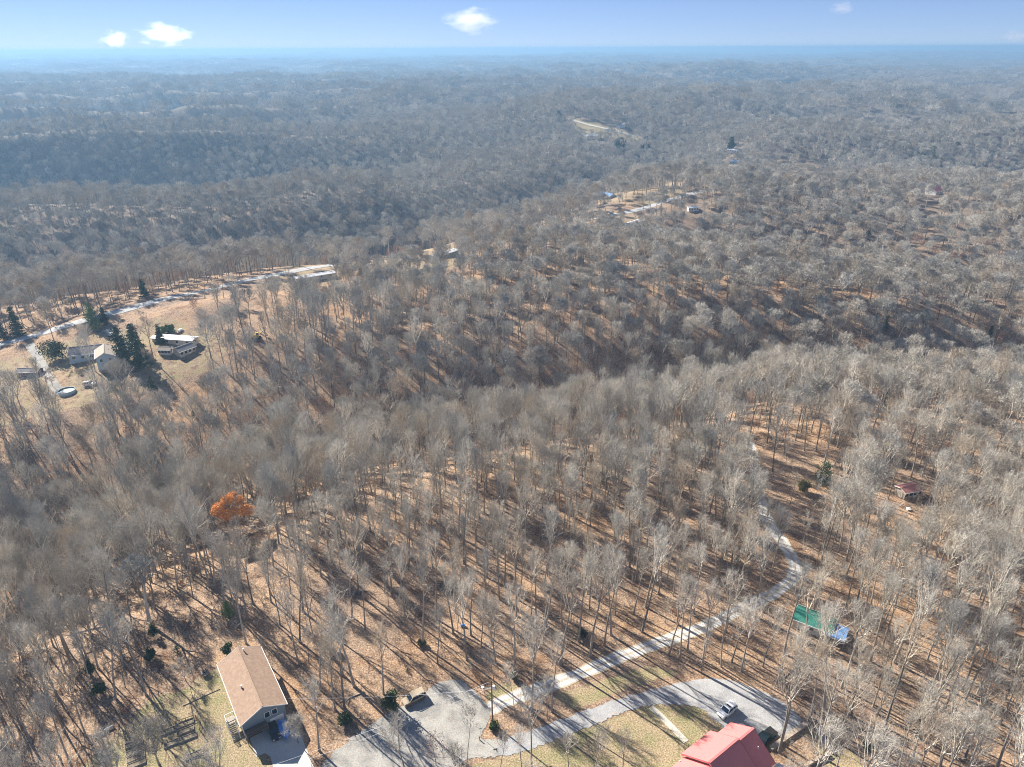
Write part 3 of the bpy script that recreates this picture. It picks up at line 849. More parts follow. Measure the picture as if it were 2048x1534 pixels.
# ------------------------------------------------------------------ near trees: each one an object
def region(x, y):
    if x < -62: return 'left'
    if x < -36 and y > 106: return 'behind_house'
    if x < -8 and y < 112: return 'van'
    if x > 48 and y < 128: return 'right'
    if y < 92: return 'front'
    if x < 5: return 'slope'
    if x < 52: return 'track'
    return 'shed'
REG = {
    'left': ('tall bare grey tree in the dense woods left of the brown-roofed house and garden beds', 'bare trees in the left woods'),
    'behind_house': ('tall bare tree in the woods just behind the brown-roofed house', 'bare trees behind the brown-roofed house'),
    'van': ('tall bare tree on leaf litter between the brown-roofed house and the turning circle', 'bare trees between the house and the turning circle'),
    'right': ('tall bare pale tree in the woods right of the gravel parking pad', 'bare trees right of the parking pad'),
    'front': ('bare tree at the bottom edge beside the paved turning circle and lawn', 'bare trees in front of the drive'),
    'slope': ('tall bare tree on the orange leafy slope beyond the turning circle', 'bare trees on the leafy slope'),
    'track': ('tall bare tree on brown leaf litter beside the two-track gravel lane', 'bare trees along the gravel lane'),
    'shed': ('tall bare pale tree in the woods around the green-roofed shed', 'bare trees around the green-roofed shed')}
SPECIAL = {0: 'straight bare tree above the gravel track, nearest the utility pole, casting a long shadow',
           1: 'bare tree above the gravel track, second one right of the utility pole', 4: 'thick bare trunk beside the upper end of the two-track gravel',
           5: 'slim bare tree directly above the pale top edge of the turning circle', 6: 'bare tree with dark trunk left of two paler trunks above the turning circle',
           11: 'thin bare tree whose foot is hidden behind the rounded evergreen shrub', 12: 'large many-branched bare tree at the bottom edge between the turning circle and the drive',
           15: 'bare tree at the curve of the upper edge of the gravel parking pad', 23: 'long leaning bare trunk in the bottom right woods',
           24: 'pale heavy-limbed bare tree at the bottom right beside the shadowed hollow', 35: 'big bare tree with thick trunk between the house and the lower street edge',
           36: 'bare tree standing alone beside the concrete drive of the brown-roofed house', 39: 'big dark bare trunk in the bottom left corner woods'}
near_pts = []          # (x, y, special index)
for i, f in enumerate(FEET):
    p = PX(*f); near_pts.append((p.x, p.y, i))
gx, gy = jit_grid(-190, 200, 76, 330, 5.5)
gxl, gyl = jit_grid(-200, -48, 84, 330, 9.0)
gx, gy = np.concatenate([gx, gxl]), np.concatenate([gy, gyl])
okm = allowed(gx, gy) & wedge(gx, gy, 12) & near_ok(gx, gy)
gx, gy = gx[okm], gy[okm]
# thinner wood on the sunny leafy slope in the middle, thicker on both sides
dens = 0.82 + 0.12 * wsum(W_SM, gx, gy)
mid = np.exp(-((gx - 0) / 38) ** 2 - ((gy - 125) / 28) ** 2)
dens = dens - 0.30 * mid
dens = np.where((gx > 40) & (gy < 190), 1.0, dens)
keep = _rt.uniform(0, 1, len(gx)) < dens
gx, gy = gx[keep], gy[keep]
fx = np.array([p[0] for p in near_pts]); fy = np.array([p[1] for p in near_pts])
dmin = np.min(np.hypot(gx[:, None] - fx, gy[:, None] - fy), 1)
sel = dmin > 3.8
gx, gy = gx[sel], gy[sel]
dd = np.hypot(gx, gy * 1.0)
order = np.argsort(dd)
NNEAR = 300 - len(near_pts)
for k in order[:NNEAR]: near_pts.append((gx[k], gy[k], -1))
rest = order[NNEAR:]
R_LIM = dd[order[NNEAR]]
rest_xy = np.stack([gx[rest], gy[rest]], 1)

rngT = random.Random(3)
def place_tree(name, src, x, y, label, group, cat='tree', sc=1.0, lean=0.03, rz=None, bark=None, z=None):
    r = empty(name, (x, y, hz(x, y) if z is None else z), rngT.uniform(0, 6.283) if rz is None else rz)
    r.rotation_euler.x = rngT.gauss(0, lean); r.rotation_euler.y = rngT.gauss(0, lean)
    s = sc; w_ = s * rngT.uniform(0.80, 0.95) if name == 'bare_tree' else s
    r.scale = (w_, w_, s * rngT.uniform(0.95, 1.1))
    tag(r, label, cat, group)
    t = bpy.data.objects.new('trunk', src[0]); COL.objects.link(t); t.parent = r
    c = bpy.data.objects.new('crown', src[1]); COL.objects.link(c); c.parent = r
    return r
for (x, y, si) in near_pts:
    reg = region(x, y); lab, grp = REG[reg]
    if reg == 'right': pool = [0, 1, 4, 6, 8, 2]
    elif reg == 'slope' or reg == 'track': pool = [0, 2, 5, 7, 9, 3, 2, 7]
    elif reg == 'front': pool = [1, 3, 4, 8]
    else: pool = list(range(10))
    src = NEAR[rngT.choice(pool)]
    if si == 12: src = NEAR[8]
    if si == 23: src = NEAR[6]
    sc = rngT.uniform(0.85, 1.2) * (0.62 if reg == 'front' and si != 12 else 1.0)
    if 0 <= si <= 4: sc = 1.15; src = NEAR[2]
    lab2 = SPECIAL.get(si, lab)
    place_tree('bare_tree', src, x, y, lab2, None if si in SPECIAL else grp, sc=sc, lean=0.035 if si != 23 else 0.06)

# slim young trees between them
gx2, gy2 = jit_grid(-120, 150, 80, 175, 7.5)
okm = allowed(gx2, gy2) & near_ok(gx2, gy2) & wedge(gx2, gy2, 5) & (np.hypot(gx2, gy2) < 168)
gx2, gy2 = gx2[okm], gy2[okm]
idx = list(range(len(gx2))); random.Random(4).shuffle(idx)
for k in idx[:190]:
    x, y = gx2[k], gy2[k]
    if min(math.hypot(x - a, y - b) for a, b, _ in near_pts) < 1.6: continue
    reg = region(x, y)
    where = {'left': 'in the woods left of the brown-roofed house', 'behind_house': 'behind the brown-roofed house', 'van': 'between the brown-roofed house and the turning circle',
             'right': 'in the woods right of the parking pad', 'front': 'at the bottom edge near the lawn', 'slope': 'on the leafy slope beyond the turning circle',
             'track': 'near the two-track gravel lane', 'shed': 'near the green-roofed shed'}[reg]
    place_tree('young_tree', SLIM[rngT.randrange(4)], x, y, 'thin young bare tree ' + where, 'thin young trees ' + where, sc=rngT.uniform(0.7, 1.15), lean=0.06)

# ------------------------------------------------------------------ the woods beyond: one object
px_, py_, pr_, ps_, pid_, pz_ = [], [], [], [], [], []
def addpts(x, y, ids, s0, s1, dz=-0.3, zs=(0.9, 1.12)):
    n = len(x)
    if n == 0: return
    px_.append(x); py_.append(y); pz_.append(height(x, y) + dz)
    pr_.append(_rt.uniform(0, 6.283, n)); s = _rt.uniform(s0, s1, n)
    ps_.append(np.stack([s, s, s * _rt.uniform(zs[0], zs[1], n)], 1)); pid_.append(np.array(ids)[_rt.randint(0, len(ids), n)])
def clear_far(x, y, p=0.0):
    ok = np.ones(len(x), bool)
    for poly in CLEAR_FAR: ok &= ~(inpoly(x, y, poly) & (_rt.uniform(0, 1, len(x)) > {3: 0.15, 4: 0.15, len(CLEAR_FAR) - 1: p}.get([q is poly for q in CLEAR_FAR].index(True), 0.6)))
    ok &= ~(inpoly(x, y, VILLAGE) & (_rt.uniform(0, 1, len(x)) > 0.72))
    return ok
STRUCT_CLEAR = []      # (x, y, r) kept free round every far building and evergreen
# a. near spacing out to 230 m
BLD = [(195, 705, 14), (225, 722, 8), (352, 680, 12), (332, 703, 5), (369, 705, 6), (135, 782, 6), (60, 745, 7), (880, 512, 12), (630, 556, 12), (820, 517, 7), (1270, 445, 12), (515, 675, 5),
       (1350, 358, 12), (1213, 397, 12), (1262, 378, 9), (1620, 345, 16), (1866, 387, 12), (1812, 988, 6.5), (1462, 300, 10), (1183, 272, 25), (1240, 252, 12), (1385, 422, 8), (1470, 325, 8),
       (187, 655, 4), (37, 670, 5), (110, 715, 6), (268, 715, 7), (290, 596, 4)]
BW = []
for a, b, r in BLD:
    p = G(a, b); STRUCT_CLEAR.append((p.x, p.y, r)); BW.append(p)
def free(x, y):
    ok = np.ones(len(x), bool)
    for a, b, r in STRUCT_CLEAR: ok &= np.hypot(x - a, y - b) > r
    # the side towards the camera kept thin so the buildings show
    return ok
def thin_front(x, y):
    ok = np.ones(len(x), bool)
    # trees along the near side of the main road stand thin
    rd = seg_dist(x, y, MAIN); ym = np.interp(x, [p[0] for p in MAIN], [p[1] for p in MAIN])
    ok &= ~((rd < 62) & (y < ym) & (_rt.uniform(0, 1, len(x)) < np.where(x < -20, 0.93, 0.2)))
    for a, b, r in STRUCT_CLEAR:
        d = math.hypot(a, b); ux, uy = -a / d, -b / d
        t = (x - a) * ux + (y - b) * uy; s = np.abs((x - a) * uy - (y - b) * ux)
        L = 20 * d / 120.0
        ok &= ~((t > 0) & (t < L) & (s < r * .8) & (_rt.uniform(0, 1, len(x)) < 0.7))
    return ok
x, y = rest_xy[:, 0], rest_xy[:, 1]
d = np.hypot(x, y); m = (d < 225) & clear_far(x, y, 0.35) & free(x, y) & thin_front(x, y)
addpts(x[m], y[m], P_TALL, 0.78, 1.05, -0.3, (1.1, 1.3))
# b. middle distance
x, y = jit_grid(-560, 640, 120, 760, 7.2)
d = np.hypot(x, y); m = (d >= 225) & (d < 700) & wedge(x, y) & allowed(x, y) & clear_far(x, y) & free(x, y) & thin_front(x, y)
m &= _rt.uniform(0, 1, len(x)) < (0.90 + 0.16 * wsum(W_MID, x, y))
x, y, d = x[m], y[m], d[m]
a = d < 330
addpts(x[a], y[a], P_TALL + P_WIDE[:3], 0.8, 1.1, -0.3, (1.0, 1.25))
addpts(x[~a], y[~a], P_WIDE, 0.72, 1.15)
# c. far single trees
x, y = jit_grid(-1200, 1300, 400, 1420, 8.0)
d = np.hypot(x, y); m = (d >= 700) & (d < 1350) & wedge(x, y, 40) & clear_far(x, y) & ~inpoly(x, y, FIELD) & free(x, y) & (seg_dist(x, y, FARROAD) > 8) & thin_front(x, y)
addpts(x[m], y[m], P_LOW, 0.72, 1.12)
# d. patches
x, y = jit_grid(-3300, 3400, 900, 3700, 26)
d = np.hypot(x, y); m = (d >= 1350) & (d < 3600) & wedge(x, y, 80) & (seg_dist(x, y, FIELD + FIELD[:1]) > 16) & ~inpoly(x, y, FIELD)
addpts(x[m], y[m], P_C1, 0.98, 1.08, -1.0, (0.85, 1.3))
x, y = jit_grid(-9500, 9500, 2500, 11000, 60)
d = np.hypot(x, y); m = (d >= 3600) & (d < 11000) & wedge(x, y, 200)
addpts(x[m], y[m], P_C2, 1.0, 1.12, -1.5, (0.85, 1.5))
# e. slim trees and leafy small trees in between
x, y = jit_grid(-260, 300, 120, 420, 9)
d = np.hypot(x, y); m = (d > 165) & (d < 400) & wedge(x, y) & allowed(x, y) & clear_far(x, y, 0.3) & free(x, y) & thin_front(x, y)
addpts(x[m], y[m], P_SLIM, 0.8, 1.15)
x, y = jit_grid(-360, 360, 110, 640, 8)
lowl = height(x, y)
d = np.hypot(x, y); m = (d > 150) & (d < 640) & wedge(x, y) & allowed(x, y) & clear_far(x, y) & free(x, y)
m &= _rt.uniform(0, 1, len(x)) < np.clip(0.05 + (-lowl - 4) * 0.02, 0.04, 0.30)
addpts(x[m], y[m], P_LEAF, 0.7, 1.3)
x, y = jit_grid(-900, 1000, 180, 1300, 46)
d = np.hypot(x, y); m = wedge(x, y) & allowed(x, y) & free(x, y) & (_rt.uniform(0, 1, len(x)) < 0.10)
addpts(x[m], y[m], P_GREEN, 0.7, 1.1)

def scatter(name, coll, px_, py_, pz_, pr_, ps_, pid_, label):
    x = np.concatenate(px_); y = np.concatenate(py_); z = np.concatenate(pz_)
    me = bpy.data.meshes.new(name); n = len(x)
    me.vertices.add(n); me.vertices.foreach_set('co', np.stack([x, y, z], 1).astype(np.float32).ravel())
    for nm, ty, v in (('turn', 'FLOAT', np.concatenate(pr_)), ('shape', 'INT', np.concatenate(pid_).astype(np.int32))):
        at = me.attributes.new(nm, ty, 'POINT'); at.data.foreach_set('value', v)
    at = me.attributes.new('size', 'FLOAT_VECTOR', 'POINT'); at.data.foreach_set('vector', np.concatenate(ps_).astype(np.float32).ravel())
    o = bpy.data.objects.new(name, me); COL.objects.link(o)
    tag(o, label=label, kind='stuff')
    ng = bpy.data.node_groups.new(name, 'GeometryNodeTree')
    ng.interface.new_socket('Geometry', in_out='INPUT', socket_type='NodeSocketGeometry')
    ng.interface.new_socket('Geometry', in_out='OUTPUT', socket_type='NodeSocketGeometry')
    gi = ng.nodes.new('NodeGroupInput'); go = ng.nodes.new('NodeGroupOutput')
    ci = ng.nodes.new('GeometryNodeCollectionInfo'); ci.inputs[0].default_value = coll
    ci.inputs[1].default_value = True; ci.inputs[2].default_value = True
    ip = ng.nodes.new('GeometryNodeInstanceOnPoints'); ip.inputs['Pick Instance'].default_value = True
    def attr(nm, ty):
        a = ng.nodes.new('GeometryNodeInputNamedAttribute'); a.data_type = ty; a.inputs[0].default_value = nm
        return [s for s in a.outputs if s.enabled and s.name == 'Attribute'][0]
    cx = ng.nodes.new('ShaderNodeCombineXYZ'); ng.links.new(attr('turn', 'FLOAT'), cx.inputs[2])
    er = ng.nodes.new('FunctionNodeEulerToRotation'); ng.links.new(cx.outputs[0], er.inputs[0])
    ng.links.new(gi.outputs[0], ip.inputs['Points']); ng.links.new(ci.outputs[0], ip.inputs['Instance'])
    ng.links.new(attr('shape', 'INT'), ip.inputs['Instance Index'])
    ng.links.new(er.outputs[0], ip.inputs['Rotation']); ng.links.new(attr('size', 'FLOAT_VECTOR'), ip.inputs['Scale'])
    ng.links.new(ip.outputs[0], go.inputs[0])
    md = o.modifiers.new('woods', 'NODES'); md.node_group = ng
    print(name, n)
    return o
scatter('distant_woods', PROTO, px_, py_, pz_, pr_, ps_, pid_, 'bare winter woods rolling away to the horizon')

# undergrowth: little twiggy bushes, stems and leaf tufts nobody could count
BR = bpy.data.collections.new('undergrowth_shapes')
def addb(me, k):
    o = bpy.data.objects.new('shape_%03d' % k, me); BR.objects.link(o)
def twig_bush(seed, H, W):
    rng = np.random.RandomState(seed); T = TM(); n = 12
    a = rng.uniform(0, 6.283, n); t = rng.uniform(0.2, 0.8, n)
    D = unit(np.stack([np.cos(a) * t, np.sin(a) * t, np.ones(n)], -1))
    p, r = grow(np.zeros((n, 3)) + rng.normal(0, 0.1, (n, 3)) * [1, 1, 0], D, np.full(n, H) * rng.uniform(0.6, 1.1, n), np.full(n, 0.025), np.full(n, 0.012), 3, 0.12, 0, rng)
    T.rib(p, r, rng)
    P, D, R_, t = kids(p, r, 9, 0.2, 1, 35, 12, rng)
    T.tri(P, D, rng.uniform(0.4, 1.0, len(P)) * W, np.full(len(P), 0.02), rng)
    return T
for i in range(4): addb(twig_bush(600 + i, 1.8 + 0.5 * i, 0.9).mesh('bush', [M_TWIG]), i)
t_, c_ = roundbush(610, 1.2, 0.8, 10, 24, 0.10); addb(joined('bush', [t_, c_], [M_BARK, M_SCRUB]), 4)
t_, c_ = roundbush(611, 1.6, 0.9, 10, 24, 0.12); addb(joined('bush', [t_, c_], [M_BARK, M_BROWNLEAF]), 5)
t_, c_ = conifer(612, 2.4, 0.9, 8, 6, 14, 0.14); addb(joined('bush', [t_, c_], [M_BARK, M_EVER]), 6)
px_, py_, pr_, ps_, pid_, pz_ = [], [], [], [], [], []
x, y = jit_grid(-150, 180, 78, 260, 3.4)
m = allowed(x, y) & wedge(x, y, 8) & (_rt.uniform(0, 1, len(x)) < (0.46 + 0.25 * wsum(W_SM, x, y) + 0.25 * (x < -60)))
addpts(x[m], y[m], [0, 1, 2, 3], 0.4, 1.1, 0.0)
x, y = jit_grid(-150, 180, 78, 260, 9)
m = allowed(x, y) & wedge(x, y, 8) & (_rt.uniform(0, 1, len(x)) < 0.22 + 0.2 * (x < -55))
addpts(x[m], y[m], [4, 5, 5, 6, 4], 0.4, 1.2, 0.0)
scatter('undergrowth', BR, px_, py_, pz_, pr_, ps_, pid_, 'twiggy undergrowth on the brown leaf litter')

# ------------------------------------------------------------------ single trees with a look of their own
def special_tree(name, pair, mats, loc, label, cat='tree', sc=1.0, rz=None, group=None, parts=('trunk', 'crown')):
    me = [pair[0].mesh(parts[0], [mats[0]]), pair[1].mesh(parts[1], [mats[1]])]
    return place_tree(name, me, loc[0], loc[1], label, group, cat, sc, 0.0, rz, z=loc[2])
# orange oak that kept its leaves
def orange_oak(seed=700, H=19, W=5.6):
    t, c = bare_tree(seed, H, .30, W, 15, 6, 5, 3, 0.024, leaders=2)
    rng = np.random.RandomState(seed); lf = TM()
    cs = np.array([[0, 0, 13.5], [2.5, 1, 12], [-2.6, -1, 12.2], [0.5, -2.8, 11], [3.8, -0.6, 9.2], [-3.4, 1.0, 9.8], [1.2, 2.4, 13], [-1, -.5, 9], [4.6, .5, 8.0]])
    P = np.concatenate([c_ + unit(rng.normal(0, 1, (1300, 3))) * rng.uniform(0.2, 1.0, (1300, 1)) ** 0.5 * rng.uniform(1.3, 2.1) * [1.1, 1.1, .75] for c_ in cs])
    leaves(lf, P + [0, 0, 1.5], 0.2, rng)
    return t, c, lf
t, c, lf = orange_oak()
p = G(474, 1085)
r = special_tree('orange_leaved_oak', (t, c), (M_BARK, M_TWIG), p, 'oak still holding bright orange leaves among bare trees on the left', rz=0.4)
fo = bpy.data.objects.new('foliage', lf.mesh('foliage', [M_ORANGE])); COL.objects.link(fo); fo.parent = r
# brown-leaved small tree by the turning circle and others
for (ax, ay, sc, lab) in ((872, 1532, .85, 'small tree with clinging reddish brown leaves at the bottom edge of the turning circle'),
                          (735, 1010, 1.0, 'leafy rust coloured tree at the edge of the bare woods right of the orange oak'),
                          (1085, 845, 1.1, 'rust brown leafy tree at the foot of the dark hollow in the middle'),
                          (1040, 590, 1.5, 'large round reddish brown tree among the grey crowns below the main road')):
    t, c, l2 = leafy_understory(int(ax), 10, 3.0)
    p = G(ax, ay) if ay < 1000 or ay > 1400 else PX(ax, ay)
    r = special_tree('brown_leaved_tree', (t, c), (M_BARK, M_TWIG), p, lab, sc=sc)
    fo = bpy.data.objects.new('foliage', l2.mesh('foliage', [M_BROWNLEAF])); COL.objects.link(fo); fo.parent = r
# white barked sycamore
t, c = bare_tree(720, 16, .42, 5.5, 16, 6, 7, 5, 0.026, r0=0.42, leaders=3, lean=0.12)
p = PX(298, 1240)
special_tree('white_barked_tree', (t, c), (M_PALE, M_TWIG), p, 'sycamore with white lower trunk in the left woods above the garden', rz=1.2)
# fan shaped tree over the garden beds
t, c = bare_tree(721, 10.5, .12, 4.4, 18, 7, 8, 6, 0.02, r0=0.22, leaders=4)
p = PX(318, 1528)
special_tree('spreading_yard_tree', (t, c), (M_BARK, M_TWIG), p, 'low fan shaped bare tree spreading over the garden beds')
t, c = bare_tree(722, 5, .08, 2.0, 10, 6, 6, 3, 0.02, r0=0.1, leaders=4)
special_tree('multi_stem_bush', (t, c), (M_BARK, M_TWIG), PX(372, 1362), 'small many-stemmed bare bush at the yard edge left of the grill', cat='shrub')
t, c = bare_tree(723, 6.5, .2, 2.4, 12, 6, 7, 5, 0.022, r0=0.12, leaders=3)
special_tree('drive_side_tree', (t, c), (M_BARK, M_TWIG), PX(597, 1486), 'low bare tree leaning over the blue and white load beside the concrete drive')

def green(pxy, H, W, lab, kind='cone', mat=None, z0=None, name='evergreen_tree', seed=None, power=0.8, size=0.2, cat='tree', group=None):
    p = PX(*pxy) if pxy[1] > 1150 else G(*pxy)
    seed = seed or int(pxy[0])
    pair = conifer(seed, H, W, max(8, int(H * 1.5)), 10, 40, size, 0.06, power) if kind == 'cone' else roundbush(seed, H, W, 34, 90, size)
    return special_tree(name, pair, (M_BARK, mat or M_EVER), p, lab, cat, group=group)
green((784, 1420), 5.2, 2.2, 'dense rounded evergreen shrub beside the parked tan vehicle', 'round', size=0.17, name='evergreen_shrub', cat='shrub')
green((692, 1447), 2.6, 1.5, 'dark evergreen shrub at the foot of a big trunk left of the street', 'round', name='evergreen_shrub', cat='shrub', size=.15)
green((988, 1458), 2.0, 1.0, 'small green shrub at the foot of the utility pole', 'round', name='evergreen_shrub', cat='shrub', size=.12)
green((1028, 1358), 2.2, 0.9, 'small bright green bush above the turning circle by the gravel track', 'round', mat=M_SCRUB, name='green_bush', cat='shrub', size=.13)
green((1164, 1276), 2.4, 1.2, 'small round green cedar above the middle of the gravel track', 'round', name='green_bush', cat='shrub', size=.14)
green((844, 1290), 1.6, 1.1, 'low green tuft at the foot of a forked tree above the turning circle', 'round', mat=M_SCRUB, name='green_bush', cat='shrub', size=.12)
green((302, 1318), 2.8, 1.3, 'dark green cedar bush among the brush left of the brown-roofed house', 'round', name='green_bush', cat='shrub', size=.15)
green((182, 1342), 3.2, 1.2, 'upright dark cedar in the brush of the left woods', 'cone', name='young_cedar', size=.16)
green((455, 1304), 2.4, 1.3, 'small green shrub touching the back corner of the brown-roofed house', 'round', name='green_bush', cat='shrub', size=.14)
green((457, 1232), 4.0, 1.6, 'thin light green cedar behind the brown-roofed house', 'cone', mat=M_CEDAR, name='young_cedar', size=.15)
green((308, 1268), 3.2, 1.2, 'narrow green cedar beside the white-barked tree', 'cone', name='young_cedar', size=.15)
green((200, 1385), 2.2, 1.4, 'spreading green shrub in the brush left of the garden', 'round', name='green_bush', cat='shrub', size=.14)
green((1736, 1500), 2.0, 1.2, 'green bush at the foot of the pale heavy-limbed tree bottom right', 'round', name='green_bush', cat='shrub', size=.14)
green((1646, 968), 8.0, 3.4, 'dark green pine in the open strip right of the curved gravel lane', 'cone', power=.55, name='pine_tree', size=.2)
green((1605, 985), 4.2, 2.0, 'smaller green cedar left of the dark pine in the open strip', 'round', mat=M_SCRUB, name='young_cedar', size=.2)
green((187, 656), 12, 4.6, 'broad light green conifer beside the main road at far left', 'cone', mat=M_CEDAR, name='conifer_tree', size=.34)
green((212, 650), 8, 2.2, 'dark narrow cedar just right of the light green conifer by the road', 'cone', name='conifer_tree', size=.3)
green((37, 672), 13, 3.8, 'tall dark conifer at the left edge below the road', 'cone', name='conifer_tree', size=.34)
green((8, 680), 8, 3.0, 'dark conifer cut by the left picture edge', 'cone', name='conifer_tree', size=.3)
green((112, 722), 9.5, 5.4, 'big round glossy evergreen left of the pale blue house', 'round', name='magnolia_tree', size=.34)
green((248, 725), 14, 4.2, 'tallest dark pine right of the pale blue house', 'cone', power=.5, name='pine_tree', size=.36)
green((285, 738), 12, 3.8, 'dark pine between the pale blue house and the white mobile home', 'cone', power=.5, name='pine_tree', size=.36)
green((272, 700), 12, 3.4, 'dark pine behind the other two beside the pale blue house', 'cone', power=.5, name='pine_tree', size=.36)
green((322, 688), 9, 2.2, 'narrow dark cedar at the left end of the white mobile home', 'cone', name='pine_tree', size=.3)
green((324, 668), 3.5, 2.2, 'bright green bush behind the white mobile home, left one', 'round', mat=M_CEDAR, name='green_bush', cat='shrub', size=.3)
green((340, 667), 3.2, 2.4, 'bright green bush behind the white mobile home, right one', 'round', mat=M_CEDAR, name='green_bush', cat='shrub', size=.3)
green((290, 596), 9, 3.0, 'dark cedar on the near side of the road above the village', 'cone', name='conifer_tree', size=.32)
green((306, 782), 6, 2.0, 'dark cedar below the yard of the white mobile home', 'cone', name='young_cedar', size=.26)
green((722, 548), 9, 5.0, 'olive green conifer between the two long white roofs', 'round', mat=M_SCRUB, name='conifer_tree', size=.45)
green((1461, 303), 17, 6.0, 'tall dark conifer beside a small yellow lawn in the far right woods', 'cone', name='conifer_tree', size=.9)
green((1509, 350), 14, 5.5, 'light green conifer in the far clearing left of the orange-roofed house', 'cone', mat=M_CEDAR, name='conifer_tree', size=.8)
green((1543, 356), 11, 6.5, 'round dark conifer at the left of the orange-roofed house', 'round', name='conifer_tree', size=.8)
green((1605, 372), 8, 7, 'dark evergreen in front of the orange-roofed house, left one', 'round', name='conifer_tree', size=.8)
green((1625, 362), 8, 7, 'dark evergreen in front of the orange-roofed house, right one', 'round', name='conifer_tree', size=.8)
green((1859, 325), 20, 7, 'green conifer rising above the far right woods', 'cone', mat=M_CEDAR, name='conifer_tree', size=.9)
green((1838, 322), 14, 7, 'yellow green conifer left of the taller one in the far right woods', 'round', mat=M_CEDAR, name='conifer_tree', size=.9)
green((2046, 432), 14, 6, 'dark conifer at the right picture edge', 'cone', name='conifer_tree', size=.8)
green((1240, 300), 16, 9, 'dark green pines below the tan field, left clump', 'round', name='conifer_tree', size=1.0)
green((1290, 304), 16, 8, 'dark green pine below the tan field, right one', 'round', name='conifer_tree', size=1.0)
green((1118, 240), 14, 7, 'dark conifer beside the far house at the top of the field', 'cone', name='conifer_tree', size=1.0)

# ------------------------------------------------------------------ buildings
def gable(name, label, cat, loc, ang, L, W, eave, rise, wall, roof, over=0.45, windows=(), doors=(), vents=(), chimney=None, group=None):
    """local x runs along the ridge, y across"""
    r = empty(name, loc, ang); tag(r, label, cat, group)
    l, w = L / 2 - over, W / 2 - over
    sl_ = rise / (W / 2)
    m = MB(); zt = eave + over * sl_ - 0.12
    zr = eave + rise - 0.14
    m.add([(-l, -w, -1.0), (l, -w, -1.0), (l, w, -1.0), (-l, w, -1.0), (-l, -w, zt), (l, -w, zt), (l, w, zt), (-l, w, zt), (-l, 0, zr), (l, 0, zr)],
          [(0, 1, 5, 4), (2, 3, 7, 6), (1, 2, 6, 9, 5), (3, 0, 4, 8, 7), (4, 5, 9, 8), (6, 7, 8, 9)])
    m.build('wall', wall, r)
    m = MB(); th = 0.16; a, b = L / 2, W / 2
    for s in (-1, 1):
        m.add([(-a, s * b, eave), (a, s * b, eave), (a, 0, eave + rise), (-a, 0, eave + rise), (-a, s * b, eave - th), (a, s * b, eave - th), (a, 0, eave + rise - th), (-a, 0, eave + rise - th)],
              [(0, 1, 2, 3) if s < 0 else (3, 2, 1, 0), (7, 6, 5, 4) if s < 0 else (4, 5, 6, 7), (0, 4, 5, 1), (0, 3, 7, 4), (1, 5, 6, 2)])
    ro = m.build('roof', roof, r)
    mr = MB().bar((-a - 0.02, 0, eave + rise + 0.02), (a + 0.02, 0, eave + rise + 0.02), 0.34, 0.08).build('ridge_cap', roof, ro)
    m = MB()
    for s in (-1, 1):
        m.bar((-a, s * (b + 0.05), eave - 0.08), (a, s * (b + 0.05), eave - 0.08), 0.1, 0.18)
        for e in (-1, 1): m.bar((e * (a + 0.03), s * (b + 0.05), eave - 0.1), (e * (a + 0.03), 0, eave + rise - 0.1), 0.05, 0.2)
    m.build('fascia', M_WHITE, ro)
    for (face, u, z, ww, hh) in windows:
        fr, gl = MB(), MB()
        def put(mb, ww, hh, t0, t1):
            if face in ('+x', '-x'):
                s = 1 if face == '+x' else -1
                xs = sorted((s * (l + t0), s * (l + t1))); mb.box(xs[0], xs[1], u - ww / 2, u + ww / 2, z - hh / 2, z + hh / 2)
            else:
                s = 1 if face == '+y' else -1
                ys = sorted((s * (w + t0), s * (w + t1))); mb.box(u - ww / 2, u + ww / 2, ys[0], ys[1], z - hh / 2, z + hh / 2)
        put(fr, ww + 0.22, hh + 0.22, -0.02, 0.05); put(gl, ww, hh, 0.0, 0.08)
        f = fr.build('window', M_WHITE, r); gl.build('pane', M_GLASS, f)
    for (face, u, ww, hh, dm) in doors:
        d_ = MB()
        if face in ('+x', '-x'):
            s = 1 if face == '+x' else -1; xs = sorted((s * (l - 0.02), s * (l + 0.06))); d_.box(xs[0], xs[1], u - ww / 2, u + ww / 2, 0.05, hh)
        else:
            s = 1 if face == '+y' else -1; ys = sorted((s * (w - 0.02), s * (w + 0.06))); d_.box(u - ww / 2, u + ww / 2, ys[0], ys[1], 0.05, hh)
        d_.build('door', dm, r)
    for (vx, vy) in vents:
        zz = eave + rise * (1 - abs(vy) / (W / 2))
        MB().cyl((vx, vy, 0), 0.13, 0.13, zz - 0.1, zz + 0.55, 8).cyl((vx, vy, 0), 0.2, 0.2, zz + 0.55, zz + 0.66, 8).build('vent', M_WHITE, ro)
    if chimney:
        vx, vy = chimney; zz = eave + rise * (1 - abs(vy) / (W / 2))
        MB().box(vx - .4, vx + .4, vy - .4, vy + .4, zz - 0.5, zz + 1.1).build('chimney', M_BLOCK, ro)
    return r
